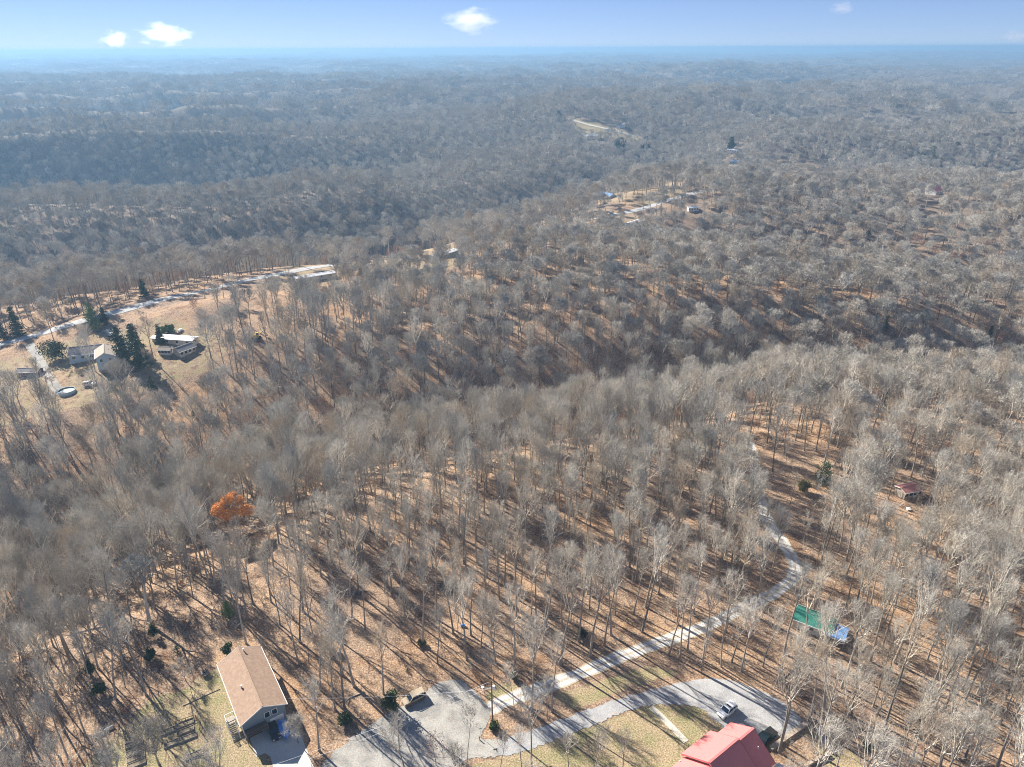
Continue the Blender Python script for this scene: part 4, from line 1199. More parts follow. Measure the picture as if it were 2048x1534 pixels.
# brown-roofed house, bottom left
A1 = math.radians(-56.0)
bh = gable('brown_roofed_house', 'house with brown shingle roof and slate blue gable at bottom left', 'house', (-53.0, 101.4, 0), A1, 17.8, 9.0, 4.5, 2.3, M_SLATE, M_SHINGLE,
           windows=(('+x', 0.6, 3.7, 0.9, 1.2), ('+x', 2.0, 3.7, 0.9, 1.2), ('-y', -4, 3.4, 1.2, 1.1), ('-y', 0, 3.4, 1.2, 1.1), ('+y', 3, 3.4, 1.2, 1.1), ('+y', -3, 3.4, 1.2, 1.1)),
           doors=(('+x', 2.2, 2.6, 2.2, M_WHITE), ('+x', -2.2, 2.6, 2.2, M_OPENSHADE)), vents=((1.2, -2.0), (-7.6, 0.9)))  # second panel is no door: garage recess shade painted flat on the wall
m = MB().box(8.5, 10.3, -4.0, 0.2, 2.35, 2.5)
m.bar((10.25, -4, 3.4), (10.25, .2, 3.4), .1); m.bar((8.5, -4, 3.4), (10.25, -4, 3.4), .1)
for q in range(8): m.bar((10.25, -4 + q * .6, 2.5), (10.25, -4 + q * .6, 3.4), .05)
for q in (-3.9, 0.1): m.bar((10.2, q, -0.2), (10.2, q, 2.4), .14)
m.build('balcony', M_DARKWOOD, bh)
# stairs on its left side
st = empty('wooden_stairs', Matrix.Translation((-53.0, 101.4, 0)) @ Matrix.Rotation(A1, 4, 'Z') @ Vector((4.6, -4.6, 0)), A1)
tag(st, 'outdoor wooden stairs and landing with railings on the left side of the brown-roofed house', 'stairs')
MB().box(-1.4, 0.4, -1.7, 0, 1.9, 2.02).build('landing', M_WOOD, st)
for q in range(9):
    z = 1.75 - q * 0.2; MB().box(0.42 + q * 0.3, 0.70 + q * 0.3, -1.5, -0.3, z, z + 0.06).build('tread', M_WOOD, st)
m = MB()
for yy in (-1.55, -0.2):
    m.bar((0.4, yy, 2.9), (3.1, yy, 1.1), .09); m.bar((0.4, yy, 1.9), (3.1, yy, 0.05), .09, .22)
    for q in range(5): m.bar((0.4 + q * .67, yy, 1.9 - q * .45), (0.4 + q * .67, yy, 2.9 - q * .45), .07)
m.bar((-1.4, -1.7, 2.9), (0.4, -1.7, 2.9), .09); m.bar((-1.4, -1.7, 2.9), (-1.4, 0, 2.9), .09)
for a_ in ((-1.4, -1.7), (-0.5, -1.7), (0.4, -1.7), (-1.4, -0.05)): m.bar((a_[0], a_[1], -0.1), (a_[0], a_[1], 2.9), .09)
m.build('railing', M_WHITE, st)

# red-roofed house, bottom right: one thing, three roof sections stepping along the ridge
A2 = math.radians(36.0)
rh = empty('red_roofed_house', (43.9, 88.2, 0), A2)
tag(rh, 'house with red standing seam metal roof at the bottom right', 'house')
def roof_sec(x0, x1, zr, yp, zp, yn, zn):
    m = MB(); th = 0.2
    for ye, ze in ((yp, zp), (-yn, zn)):
        q = (3, 2, 1, 0) if ye > 0 else (0, 1, 2, 3)
        m.add([(x0, ye, ze), (x1, ye, ze), (x1, 0, zr), (x0, 0, zr), (x0, ye, ze - th), (x1, ye, ze - th), (x1, 0, zr - th), (x0, 0, zr - th)],
              [q, tuple(4 + (3 - i) for i in (3, 2, 1, 0)) if ye > 0 else (7, 6, 5, 4), (0, 4, 5, 1), (0, 3, 7, 4), (1, 5, 6, 2), (3, 2, 6, 7)])
    o = m.build('roof', M_REDROOF, rh, bevel=0)
    bm = bmesh.new(); bm.from_mesh(o.data); bmesh.ops.recalc_face_normals(bm, faces=list(bm.faces)); bm.to_mesh(o.data); bm.free()
    c = MB().bar((x0 - .02, 0, zr + .03), (x1 + .02, 0, zr + .03), .4, .1)
    c.build('ridge_cap', M_REDROOF, o)
    g = MB()
    for xe in (x0 - .03, x1 + .03):
        g.bar((xe, yp, zp - .16), (xe, 0, zr - .16), .05, .34); g.bar((xe, -yn, zn - .16), (xe, 0, zr - .16), .05, .34)
    g.build('rake_trim', M_REDROOF, o)
    w = MB(); a, b = x0 + .5, x1 - .5
    w.add([(a, -yn + .6, -1), (b, -yn + .6, -1), (b, yp - .6, -1), (a, yp - .6, -1), (a, -yn + .6, zn), (b, -yn + .6, zn), (b, yp - .6, zp), (a, yp - .6, zp), (a, 0, zr - .26), (b, 0, zr - .26)],
          [(0, 1, 5, 4), (2, 3, 7, 6), (1, 2, 6, 9, 5), (3, 0, 4, 8, 7), (4, 5, 9, 8), (6, 7, 8, 9)])
    w.build('wall', M_CREAM, rh)
roof_sec(-4.9, 0.0, 7.6, 4.7, 4.3, 5.3, 3.9)
roof_sec(-12.4, -4.5, 8.3, 5.8, 4.3, 6.2, 4.0)
roof_sec(-24.0, -12.1, 7.2, 5.4, 3.5, 6.0, 3.1)
for (x, y) in ((-12.3, 5.6), (-13.4, 5.2), (-17.5, 5.2), (-21.5, 5.2)):
    MB().box(x - .09, x + .09, y - .09, y + .09, -0.1, 3.9 if x < -13 else 4.4).build('porch_post', M_WHITE, rh)
for x in (-2.5, -7, -10): 
    f = MB().box(x - .6, x + .6, 4.28 + (0.9 if x < -5 else 0) , 4.36 + (1.1 if x < -5 else 0), 1.1, 2.4).build('window', M_WHITE, rh)
    MB().box(x - .5, x + .5, 4.3 + (1.0 if x < -5 else 0), 4.39 + (1.1 if x < -5 else 0), 1.2, 2.3).build('pane', M_GLASS, f)
MB().cyl((-1.6, -2.4, 0), .09, .09, 5.6, 6.4, 8).build('vent', M_WHITE, rh)
m = MB().bar((0.3, -5.0, 3.2), (2.6, -7.8, 3.2), .12); m.bar((-0.6, -5.8, 3.2), (1.7, -8.6, 3.2), .12); m.box(-2.5, 1.2, -8.6, -5.3, 2.95, 3.08)
m.build('deck', M_WHITE, rh)

# green-roofed shed and its blue-grey lean-to
p1, p2, p3, p4 = PX(1597, 1212, 2.6), PX(1660, 1236, 2.6), PX(1640, 1262, 2.2), PX(1596, 1240, 2.2)
ax = (p2 - p1); A3 = math.atan2(ax.y, ax.x)
cen = (PX(1630, 1238, 2.4)); 
gable('green_roofed_shed', 'shed with mottled green metal roof among bare trees on the right', 'shed', (cen.x, cen.y, 0), A3, 8.6, 5.6, 2.4, 1.1, M_CREAM, M_GREENROOF, 0.3,
      windows=(('-y', 0, 1.4, .9, .7),), doors=(('+x', 0, 1.2, 1.9, M_DARKWOOD),))
c2 = PX(1675, 1263, 2.4)
sh = empty('blue_roofed_lean_to', (c2.x, c2.y, 0), A3); tag(sh, 'small open lean-to with blue grey metal roof at the right end of the green-roofed shed', 'shed')
m = MB(); m.add([(-2, -2.4, 2.3), (2, -2.4, 2.3), (2, 1.9, 2.9), (-2, 1.9, 2.9), (-2, -2.4, 2.2), (2, -2.4, 2.2), (2, 1.9, 2.8), (-2, 1.9, 2.8)],
      [(0, 1, 2, 3), (7, 6, 5, 4), (0, 4, 5, 1), (1, 5, 6, 2), (2, 6, 7, 3), (3, 7, 4, 0)]); m.build('roof', M_BLUEROOF, sh)
MB().bar((-2.02, -2.42, 2.24), (2.02, -2.42, 2.24), .06, .16).build('fascia', M_WHITE, sh)
for a_, b_ in ((-1.9, -2.2), (1.9, -2.2), (-1.9, 1.8), (1.9, 1.8)): MB().box(a_ - .07, a_ + .07, b_ - .07, b_ + .07, -.1, 2.2 if b_ < 0 else 2.8).build('post', M_WOOD, sh)
MB().box(-1.85, 1.85, 1.6, 1.7, 0, 2.6).build('back_wall', M_DARKWOOD, sh)

# village at the far left and scattered homes
def home(pa, pb, label, W, eave, rise, wall, roof, name='ranch_house', cat='house', L=None, **kw):
    a, b = G(*pa), G(*pb); ang = math.atan2(b.y - a.y, b.x - a.x); c = (a + b) / 2
    Ln = L or (b - a).length
    z = min(hz(c.x, c.y), a.z, b.z) + 0.1
    wins = kw.pop('windows', None)
    if wins is None: wins = tuple(('-y', (q - 1.5) * Ln / 4.2, eave * .6, 1.1, 1.0) for q in range(4)) + (('+x', 0, eave * .6, 1.0, 1.0),)
    return gable(name, label, cat, (c.x, c.y, max(z, c.z - 0.6)), ang, Ln, W, eave, rise, wall, roof, 0.35, windows=wins, doors=kw.pop('doors', (('-y', Ln * .12, 1.0, 2.0, M_WHITE),)), **kw)
home((146, 722), (216, 704), 'ranch house with grey roof and pale blue walls in the clearing at far left', 9, 3.2, 2.2, M_BLUESIDE, M_GREYSH)
a = G(216, 728)
gable('blue_gabled_house', 'pale blue two storey gabled house in front of the grey-roofed ranch house', 'house', (a.x, a.y, a.z), math.radians(-62), 11, 7.5, 4.6, 2.0, M_BLUESIDE, M_TANROOF, .35,
      windows=(('+x', -1.6, 3.4, 1, 1.1), ('+x', 1.6, 3.4, 1, 1.1), ('-y', 0, 3.0, 1.1, 1.1), ('-y', 3, 3.0, 1.1, 1.1)), doors=(('+x', 0, 1.1, 2, M_WHITE),))
home((310, 680), (394, 692), 'long white-roofed mobile home behind the pines at far left', 5.2, 2.9, .5, M_CREAM, M_WHITEROOF, 'mobile_home', 'mobile home')
home((322, 706), (344, 708), 'small white shed below the long mobile home at far left', 3.6, 2.2, 1.0, M_WHITE, M_TANROOF, 'garden_shed', 'shed', L=5.5)
home((357, 712), (384, 702), 'grey-roofed outbuilding right of the small white shed', 5.5, 2.3, 1.4, M_CREAM, M_GREYSH, 'garden_shed', 'shed', L=8)
home((42, 752), (82, 748), 'low dark-roofed shed in tree shade at the left edge of the clearing', 5.0, 2.3, 1.0, M_DARKWOOD, M_GREYSH, 'garden_shed', 'shed', L=9)
home((846, 520), (914, 512), 'long white-roofed mobile home just below the main road', 5.4, 2.9, .6, M_SLATE, M_WHITEROOF, 'mobile_home', 'mobile home')
home((590, 566), (672, 553), 'narrow pale-roofed mobile home below the road left of the olive conifer', 5.0, 2.8, .6, M_CREAM, M_WHITEROOF, 'mobile_home', 'mobile home')
home((815, 522), (832, 520), 'small white-roofed shed left of the long white mobile home by the road', 4.2, 2.4, .9, M_WHITE, M_WHITEROOF, 'garden_shed', 'shed', L=6)
home((1254, 458), (1288, 442), 'blue-grey mobile home with white roof in the middle clearing', 6.0, 3.0, .8, M_BLUESIDE, M_WHITEROOF, 'mobile_home', 'mobile home', L=20)
home((1338, 362), (1366, 358), 'dark grey-roofed house with white gable in the distant clearing', 11, 4.0, 3.2, M_WHITE, M_GREYSH, L=18)
home((1200, 398), (1226, 396), 'blue-grey roofed house left of the dark grey-roofed one', 10, 3.4, 2.4, M_BLUESIDE, M_BLUEROOF, L=16)
home((1252, 380), (1272, 376), 'small dark house with white edge between two distant houses', 8, 3.2, 2.0, M_CREAM, M_GREYSH, L=12)
home((1604, 350), (1640, 345), 'long orange-roofed house with white front in the far right clearing', 11, 3.6, 2.6, M_WHITE, M_ORROOF, L=26)
home((1860, 390), (1874, 388), 'small red-roofed house among bare trees at far right', 10, 3.6, 3.0, M_WHITE, M_REDROOF, L=14)
home((1796, 994), (1832, 986), 'shed with faded pinkish red metal roof among bare trees at the right', 4.4, 2.4, .7, M_WOOD, M_FADED, 'garden_shed', 'shed')
home((1455, 305), (1475, 304), 'tiny pale house beside the tall dark conifer at far right', 9, 3.2, 1.8, M_WHITE, M_WHITEROOF, L=14)
home((1172, 276), (1196, 276), 'pale farm building below the tan field on the far ridge', 14, 4, 2.0, M_WHITE, M_WHITEROOF, 'farm_building', 'barn', L=22)
home((1234, 252), (1250, 256), 'small white house beside the far ridge field', 9, 3.4, 2.4, M_WHITE, M_GREYSH, L=14)
home((1116, 238), (1126, 238), 'dark far house at the top end of the ridge road', 9, 3.4, 2.4, M_SLATE, M_GREYSH, L=14)
home((1376, 424), (1394, 420), 'white shed partly hidden by trees right of the blue-grey mobile home', 5, 2.6, 1.2, M_WHITE, M_WHITEROOF, 'garden_shed', 'shed', L=9)
home((1462, 327), (1478, 326), 'blue-walled house at the lower end of the small yellow lawn at far right', 9, 3.4, 1.8, M_BLUESIDE, M_BLUEROOF, L=15)

# above ground pool
p = G(135, 786); pr = empty('round_pool', p); tag(pr, 'round above-ground pool in the yard below the pale blue house', 'swimming pool')
m = MB()
n = 28
for k in range(n):
    a0, a1 = 2 * math.pi * k / n, 2 * math.pi * (k + 1) / n
    m.add([(3.0 * math.cos(a0), 3.0 * math.sin(a0), -.5), (3.0 * math.cos(a1), 3.0 * math.sin(a1), -.5), (3.0 * math.cos(a1), 3.0 * math.sin(a1), 1.2), (3.0 * math.cos(a0), 3.0 * math.sin(a0), 1.2),
           (2.85 * math.cos(a1), 2.85 * math.sin(a1), 1.2), (2.85 * math.cos(a0), 2.85 * math.sin(a0), 1.2)], [(0, 1, 2, 3), (3, 2, 4, 5)])
m.build('pool_wall', M_BLUESIDE, pr)
MB().cyl((0, 0, 0), 2.83, 2.83, .3, .75, 28).build('pool_cover', M_WATER, pr)

# ------------------------------------------------------------------ vehicles (local x = forwards)
def car(name, label, cat, loc, ang, paint, L=4.6, W=1.86, H=1.68, kind='suv', trim=None, sunroof=False):
    r = empty(name, loc, ang); tag(r, label, cat)
    h, w = L / 2, W / 2
    def loft(prof_lo, prof_hi, x_sections):
        pass
    # body: cross sections along x (z low, z shoulder, half width low, half width top)
    sec = [(-h, .45, .80, .80, .72), (-h + .12, .28, .98, .95, .90), (-h * .6, .22, 1.02, 1.0, .94), (0, .22, 1.0, 1.0, .95), (h * .42, .22, .98, 1.0, .93), (h * .62, .24, .94, .98, .88), (h - .18, .28, .80, .93, .78), (h, .42, .66, .78, .66)]
    if kind == 'van': sec = [(-h, .35, 1.05, .92, .88), (-h + .1, .28, 1.1, .98, .93), (0, .25, 1.08, 1, .95), (h * .45, .25, 1.05, 1, .95), (h - .15, .3, .98, .96, .86), (h, .4, .8, .88, .8)]
    def shell(sec, k=1.0):
        vs, fs = [], []
        for (x, z0, z1, a, b) in sec:
            vs += [(x, -a * w, z0), (x, -a * w, (z0 + z1) * .55), (x, -b * w, z1), (x, -b * w * .5, z1 + .035), (x, b * w * .5, z1 + .035), (x, b * w, z1), (x, a * w, (z0 + z1) * .55), (x, a * w, z0)]
        nn = len(sec)
        for i in range(nn - 1):
            for j in range(8):
                j2 = (j + 1) % 8; fs.append((i * 8 + j, i * 8 + j2, (i + 1) * 8 + j2, (i + 1) * 8 + j))
        fs.append(tuple(range(8))[::-1]); fs.append(tuple(range((nn - 1) * 8, nn * 8)))
        m = MB(); m.add(vs, fs); return m
    shell(sec).build('body', paint, r, smooth=False)
    if trim: 
        m = MB()
        for s in (-1, 1): m.box(-h + .2, h - .3, s * (w * 1.0) - .02, s * (w * 1.0) + .02, .35, .78)
        m.build('side_panel', trim, r)
    zb = .97 if kind != 'van' else 1.05
    if kind == 'pickup': cx0, cx1, rx0, rx1 = -.35, 1.45, -.1, .75
    elif kind == 'van': cx0, cx1, rx0, rx1 = -h + .08, 1.25, -h + .25, .55
    else: cx0, cx1, rx0, rx1 = -h + .18, 1.0, -h + .42, .32
    a, b = w * .9, w * .80
    G8 = [(cx0, -a, zb), (cx1, -a, zb), (cx1, a, zb), (cx0, a, zb), (rx0, -b, H - .06), (rx1, -b, H - .06), (rx1, b, H - .06), (rx0, b, H - .06)]
    MB().add(G8, [(0, 1, 5, 4), (1, 2, 6, 5), (2, 3, 7, 6), (3, 0, 4, 7), (4, 5, 6, 7)]).build('window_glass', M_GLASS, r)
    mr = MB(); mr.add([(rx0 - .04, -b - .03, H - .07), (rx1 + .04, -b - .03, H - .07), (rx1 + .04, b + .03, H - .07), (rx0 - .04, b + .03, H - .07), (rx0 + .08, -b + .12, H), (rx1 - .08, -b + .12, H), (rx1 - .08, b - .12, H), (rx0 + .08, b - .12, H)],
                      [(0, 3, 2, 1), (4, 5, 6, 7), (0, 1, 5, 4), (1, 2, 6, 5), (2, 3, 7, 6), (3, 0, 4, 7)])
    ro = mr.build('roof', paint, r)
    if sunroof: MB().box(rx1 - .85, rx1 - .45, -b * .6, b * .6, H, H + .015).build('sunroof', M_GLASS, ro)
    # pillars
    m = MB()
    for s in (-1, 1):
        sy = lambda v: s * v
        m.bar((cx1, sy(a), zb), (rx1, sy(b), H - .05), .09); m.bar((cx0, sy(a), zb), (rx0, sy(b), H - .05), .12)
        xm = (rx0 + rx1) / 2 + .1
        m.bar((xm, sy(a + .01), zb), (xm, sy(b + .01), H - .05), .08)
        if kind != 'pickup': xm2 = rx0 + .35; m.bar((xm2, sy(a + .01), zb), (xm2, sy(b + .01), H - .05), .10)
    m.build('pillars', paint, r)
    if kind == 'pickup':
        MB().box(-h + .15, cx0 - .12, -w * .8, w * .8, 1.03, 1.06).build('bed_cover', M_BLACK, r)
    for sx in (-h * .62, h * .62):
        for s in (-1, 1):
            wh = MB().cyl((sx, s * (w - .11), .34), .34, .34, -.11, .11, 16, 'y').build('wheel', M_BLACK, r)
            MB().cyl((sx, s * (w - .11) + s * .0, .34), .2, .2, -.125, .125, 12, 'y').build('rim', M_STEEL, wh)
    for s in (-1, 1):
        MB().box(h - .16, h + .01, s * w * .62 - .16, s * w * .62 + .16, .58, .74).build('headlight', M_LAMP, r)
        MB().box(-h - .01, -h + .1, s * w * .68 - .1, s * w * .68 + .1, .62, .9).build('taillight', simple('tail_red', (.4, .02, .02), .3), r)
        MB().box(.85, 1.05, s * (w + .02) - .09, s * (w + .02) + .09, .98, 1.1).build('mirror', paint, r)
    MB().box(h - .06, h + .03, -w * .5, w * .5, .38, .56).build('grille', M_BLACK, r)
    return r
q = math.radians(216)
car('white_suv', 'white suv with dark sunroof parked on the gravel pad behind the red-roofed house', 'car', (42.6, 97.7, .05), q, M_CARWHITE, sunroof=True)
car('tan_wagon', 'old tan boxy vehicle with brown sides parked at the left of the turning circle', 'car', (-20.3, 101.0, .05), math.radians(213), M_CARTAN, 4.9, 1.95, 1.8, 'van', M_CARTRIM)
p = PX(1531, 1474, .8)
car('dark_pickup', 'dark green pickup half hidden behind the red-roofed house', 'pickup truck', (p.x, p.y, .05), math.radians(216), M_CARGREEN, 5.4, 2.0, 1.8, 'pickup')
p = PX(548, 1462, .5)
car('dark_car', 'dark car in the house shade on the concrete drive', 'car', (p.x, p.y, .06), math.radians(-58), M_CARDARK, 4.5, 1.8, 1.5)
# blue and white covered load beside it
p = PX(569, 1462, .5); bo = empty('covered_boat', (p.x, p.y, .06), math.radians(-58)); tag(bo, 'blue and white covered load on a trailer in the shade beside the dark car', 'boat')
def hull(z0, z1, k, w0):
    vs, fs = [], []; xs = [-2.2, -1.2, 0, 1.0, 1.8, 2.3]; ws = [.85, .95, 1.0, .85, .5, .06]
    for x_, w_ in zip(xs, ws): vs += [(x_ * k, -w_ * w0 * .6, z0), (x_ * k, -w_ * w0, z1), (x_ * k, 0, z1 + .35 * (w_)), (x_ * k, w_ * w0, z1), (x_ * k, w_ * w0 * .6, z0)]
    for i in range(5):
        for j in range(5): fs.append((i * 5 + j, i * 5 + (j + 1) % 5, (i + 1) * 5 + (j + 1) % 5, (i + 1) * 5 + j))
    fs += [tuple(range(5))[::-1], tuple(range(25, 30))]; m = MB(); m.add(vs, fs); return m
hull(.45, 1.15, .95, .95).build('hull', M_BLUE, bo)
MB().box(-1.0, 1.1, -.15, .75, 1.25, 1.62).build('white_cover', M_WHITE, bo, bevel=.12)
MB().bar((-2, -.7, .4), (2, -.7, .4), .08).bar((-2, .7, .4), (2, .7, .4), .08).bar((2, -.7, .4), (3, 0, .4), .08).bar((2, .7, .4), (3, 0, .4), .08).build('trailer_frame', M_STEEL, bo)
for s in (-1, 1): MB().cyl((-.3, s * .95, .3), .3, .3, -.09, .09, 14, 'y').build('wheel', M_BLACK, bo)
p = PX(497, 1458, .4); tk = empty('toy_slide', (p.x, p.y, 0), .6); tag(tk, 'small pink toy at the front corner of the brown-roofed house', 'toy')
MB().add([(-.8, -.25, .1), (.6, -.25, .9), (.6, .25, .9), (-.8, .25, .1), (-.8, -.25, 0), (.6, -.25, .8), (.6, .25, .8), (-.8, .25, 0)], [(0, 1, 2, 3), (7, 6, 5, 4), (0, 4, 5, 1), (3, 2, 6, 7), (1, 5, 6, 2), (0, 3, 7, 4)]).build('chute', M_PINK, tk)
MB().bar((.6, -.22, 0), (.6, -.22, .9), .06).bar((.6, .22, 0), (.6, .22, .9), .06).build('legs', M_PINK, tk)
# yellow digger by the wood edge
p = G(513, 679); yd = empty('yellow_digger', (p.x, p.y, p.z), .3); tag(yd, 'yellow digger among bare trees at the edge of the far left clearing', 'digger')
MB().box(-2, 2, -1.2, -.7, .0, .7).box(-2, 2, .7, 1.2, .0, .7).build('tracks', M_BLACK, yd)
MB().box(-2, 1.2, -1.1, 1.1, .8, 1.9).build('body', M_YELLOW, yd, bevel=.1)
cbn = MB().box(.1, 1.3, -1.0, .1, 1.9, 2.9).build('cab', M_YELLOW, yd); MB().box(.2, 1.33, -1.03, .13, 2.05, 2.7).build('pane', M_GLASS, cbn)
MB().bar((1.2, .5, 1.6), (3.6, .5, 3.2), .35).bar((3.6, .5, 3.2), (4.6, .5, 1.2), .28).build('boom', M_YELLOW, yd)
MB().box(4.2, 5.0, .1, .9, .5, 1.2).build('bucket', M_STEEL, yd)
# small cars in the village
for k, (a, b, an, pm, lab) in enumerate(((252, 712, .3, M_CARDARK, 'dark car on the side lane above the pale blue house'), (262, 690, 1.2, M_CARWHITE, 'white car beside the side lane near the main road'),
                                       (180, 772, .2, M_CARWHITE, 'white vehicle in the yard right of the round pool'), (1222, 428, .6, M_CARWHITE, 'white vehicle beside the middle clearing road'),
                                       (1245, 492, .8, M_CARDARK, 'dark car below the blue-grey mobile home'), (1092, 402, .6, M_CARWHITE, 'white vehicle left of the blue-grey roofed house'))):
    p = G(a, b); car('parked_car', lab, 'car', (p.x, p.y, p.z + .1), an, pm)

# ------------------------------------------------------------------ pole, wires, signs, yard things
p0 = PX(985, 1446); pole = empty('utility_pole', p0); tag(pole, 'wooden utility pole with street lamp at the right of the turning circle', 'utility pole')
MB().cyl((0, 0, 0), .17, .11, -.5, 11.7, 10).build('pole', M_POLE, pole)
arm = MB().bar((0, 0, 9.6), (-1.6, -.1, 10.0), .07).build('lamp_arm', M_STEEL, pole)
MB().cyl((-1.75, -.1, 9.75), .12, .3, 0, .3, 10).build('lamp_head', M_LAMP, arm)
MB().cyl((.38, .1, 9.2), .25, .25, 0, .95, 12).build('transformer', M_LAMP, pole)
MB().box(-.5, .5, -.06, .06, 11.1, 11.22).build('crossarm', M_POLE, pole)
def wire(name, a, b, sag, label, rad=.014, group=None):
    a, b = Vector(a), Vector(b); n = 24; m = MB(); pr = None
    for i in range(n + 1):
        t = i / n; c = a.lerp(b, t) - Vector((0, 0, sag * 4 * t * (1 - t)))
        if pr is not None: m.bar(pr, c, rad * 2)
        pr = c
    return tag(m.build(name, M_LAMP), label, 'cable', group)
e1 = PX(380, 1584, 10.5)
wire('power_line', p0 + Vector((-.45, 0, 11.3)), e1, 1.2, 'upper of the two cables running lower left from the utility pole')
wire('power_line', p0 + Vector((-.1, 0, 9.9)), e1 + Vector((-.3, 0, -1.5)), 1.3, 'lower of the two cables running lower left from the utility pole')
wire('power_line', p0 + Vector((0, .1, 9.4)), Vector((-44.2, 97.5, 4.9)), .8, 'thin service cable from the utility pole to the brown-roofed house')
an = PX(997, 1462); gw = empty('guy_wire', an); tag(gw, 'guy wire with yellow guard beside the utility pole', 'guy wire')
top = p0 + Vector((0, 0, 8.8)) - an
MB().bar((0, 0, 0), top, .03).build('wire', M_STEEL, gw)
MB().bar((0, 0, .05), top.normalized() * 2.2, .11).build('guard', M_YELLOW, gw)
p = PX(962, 1475); sg = empty('street_sign', p, .3); tag(sg, 'green street sign with two crossing blades at the lower edge of the turning circle', 'street sign')
MB().cyl((0, 0, 0), .035, .035, -.2, 2.7, 8).build('post', M_STEEL, sg)
MG = simple('sign_green', (.02, .16, .08), .5, .05)
MB().box(-.4, .4, -.012, .012, 2.45, 2.62).build('blade', MG, sg); MB().box(-.012, .012, -.4, .4, 2.64, 2.81).build('blade', MG, sg)
p = PX(959, 1480); mk = empty('marker_post', p); tag(mk, 'short yellow marker post beside the street sign', 'post')
MB().cyl((0, 0, 0), .1, .1, -.1, .8, 10).build('post', M_YELLOW, mk); MB().cyl((0, 0, 0), .12, .12, .8, .86, 10).build('cap', M_BLACK, mk)
p = PX(926, 1253); bb = empty('blue_barrel', p); tag(bb, 'blue and white barrel lying in the leaves on the slope above the turning circle', 'barrel')
MB().cyl((0, 0, .35), .36, .36, -.5, .45, 14, 'x').build('drum', M_BLUE, bb, bevel=.03); MB().cyl((0, 0, .35), .3, .3, .45, .5, 14, 'x').build('lid', M_WHITE, bb)
p = PX(411, 1350); gr = empty('grill', p, .5); tag(gr, 'covered grey grill standing on the lawn left of the brown-roofed house', 'grill')
MB().box(-.65, .65, -.4, .4, .35, .95).build('firebox', simple('grey_cover', (.22, .23, .25), .6), gr, bevel=.06); MB().box(-.45, .45, -.33, .33, .95, 1.15).build('lid', M_BLACK, gr, bevel=.08)
for a_, b_ in ((-.55, -.3), (.55, -.3), (-.55, .3), (.55, .3)): MB().box(a_ - .04, a_ + .04, b_ - .04, b_ + .04, -.02, .36).build('leg', M_BLACK, gr)
# garden beds
bl = ['single planting bed below the others near the yard path', 'uppermost planting bed at the right of the garden', 'second planting bed from the top at the right of the garden', 'third planting bed from the top at the right of the garden',
      'upper planting bed in the middle of the garden under the fan shaped tree', 'lower planting bed in the middle of the garden under the fan shaped tree', 'topmost planting bed of the left garden row',
      'second planting bed of the left garden row', 'third planting bed of the left garden row', 'lowest planting bed of the left garden row']
bps = [(388, 1511), (371, 1448), (371, 1462), (376, 1476), (336, 1463), (345, 1487), (268, 1488), (271, 1504), (272, 1516), (273, 1529)]
d0 = PX(400, 1440); d1 = PX(370, 1452); AB = math.atan2((d0 - d1).y, (d0 - d1).x)
for (a, b), lab in zip(bps, bl):
    p = PX(a, b); g = empty('garden_bed', p, AB); tag(g, 'rectangular wood-framed ' + lab, 'garden bed', 'raised garden beds')
    m = MB(); X, Y = 1.55, .55
    m.box(-X, X, -Y, -Y + .07, -.05, .35).box(-X, X, Y - .07, Y, -.05, .35).box(-X, -X + .07, -Y + .07, Y - .07, -.05, .35).box(X - .07, X, -Y + .07, Y - .07, -.05, .35)
    m.build('frame', M_WOOD, g); MB().box(-X + .07, X - .07, -Y + .07, Y - .07, -.04, .24).build('soil', M_SOIL, g)
def fence(name, label, pts, h, mat, rails=(.4, .95)):
    r = empty(name, Vector((pts[0].x, pts[0].y, 0))); tag(r, label, 'fence'); o = Vector((pts[0].x, pts[0].y, 0))
    rl = MB()
    for a, b in zip(pts[:-1], pts[1:]):
        n = max(1, int((b - a).length / 1.8))
        for i in range(n + 1):
            c = a.lerp(b, i / n) - o; MB().bar((c.x, c.y, -.1), (c.x, c.y, h), .09).build('post', mat, r)
        for z in rails: rl.bar(a - o + Vector((0, 0, z * h)), b - o + Vector((0, 0, z * h)), .05, .1)
    rl.build('rail', mat, r)
fence('garden_fence', 'dark low fence round the right corner of the garden beds', [PX(352, 1450), PX(392, 1436), PX(402, 1450), PX(400, 1462), PX(409, 1474)], 1.0, M_DARKWOOD)
# fallen logs
for k, ((a, b), (c, d_), rr_, lab) in enumerate((((186, 1476), (228, 1452), .28, 'pale split log pile at the corner of the garden lawn'), ((366, 1412), (440, 1378), .09, 'thin dark pole lying on the lawn left of the brown-roofed house'),
                                                 ((150, 1268), (238, 1248), .22, 'dark fallen trunk bridging the brush in the left woods'), ((205, 1330), (290, 1290), .12, 'thin fallen pole in the left woods above the garden'),
                                                 ((1086, 1232), (1128, 1238), .12, 'fallen grey trunk on the orange leafy slope'), ((1560, 1362), (1600, 1330), .14, 'fallen branch near the feet of trees above the parking pad'))):
    p, q2 = PX(a, b), PX(c, d_); m = MB(); L = (q2 - p).length
    m.cyl((0, 0, rr_ * .8), rr_, rr_ * .7, 0, L, 8, 'x')
    m.bar((L * .4, 0, rr_), (L * .55, L * .12, rr_ + .5), rr_ * .6)
    o = m.build('fallen_log', M_PALE if k == 0 else M_BARK); o.location = p; o.rotation_euler = (0, 0, math.atan2((q2 - p).y, (q2 - p).x)); tag(o, lab, 'log')
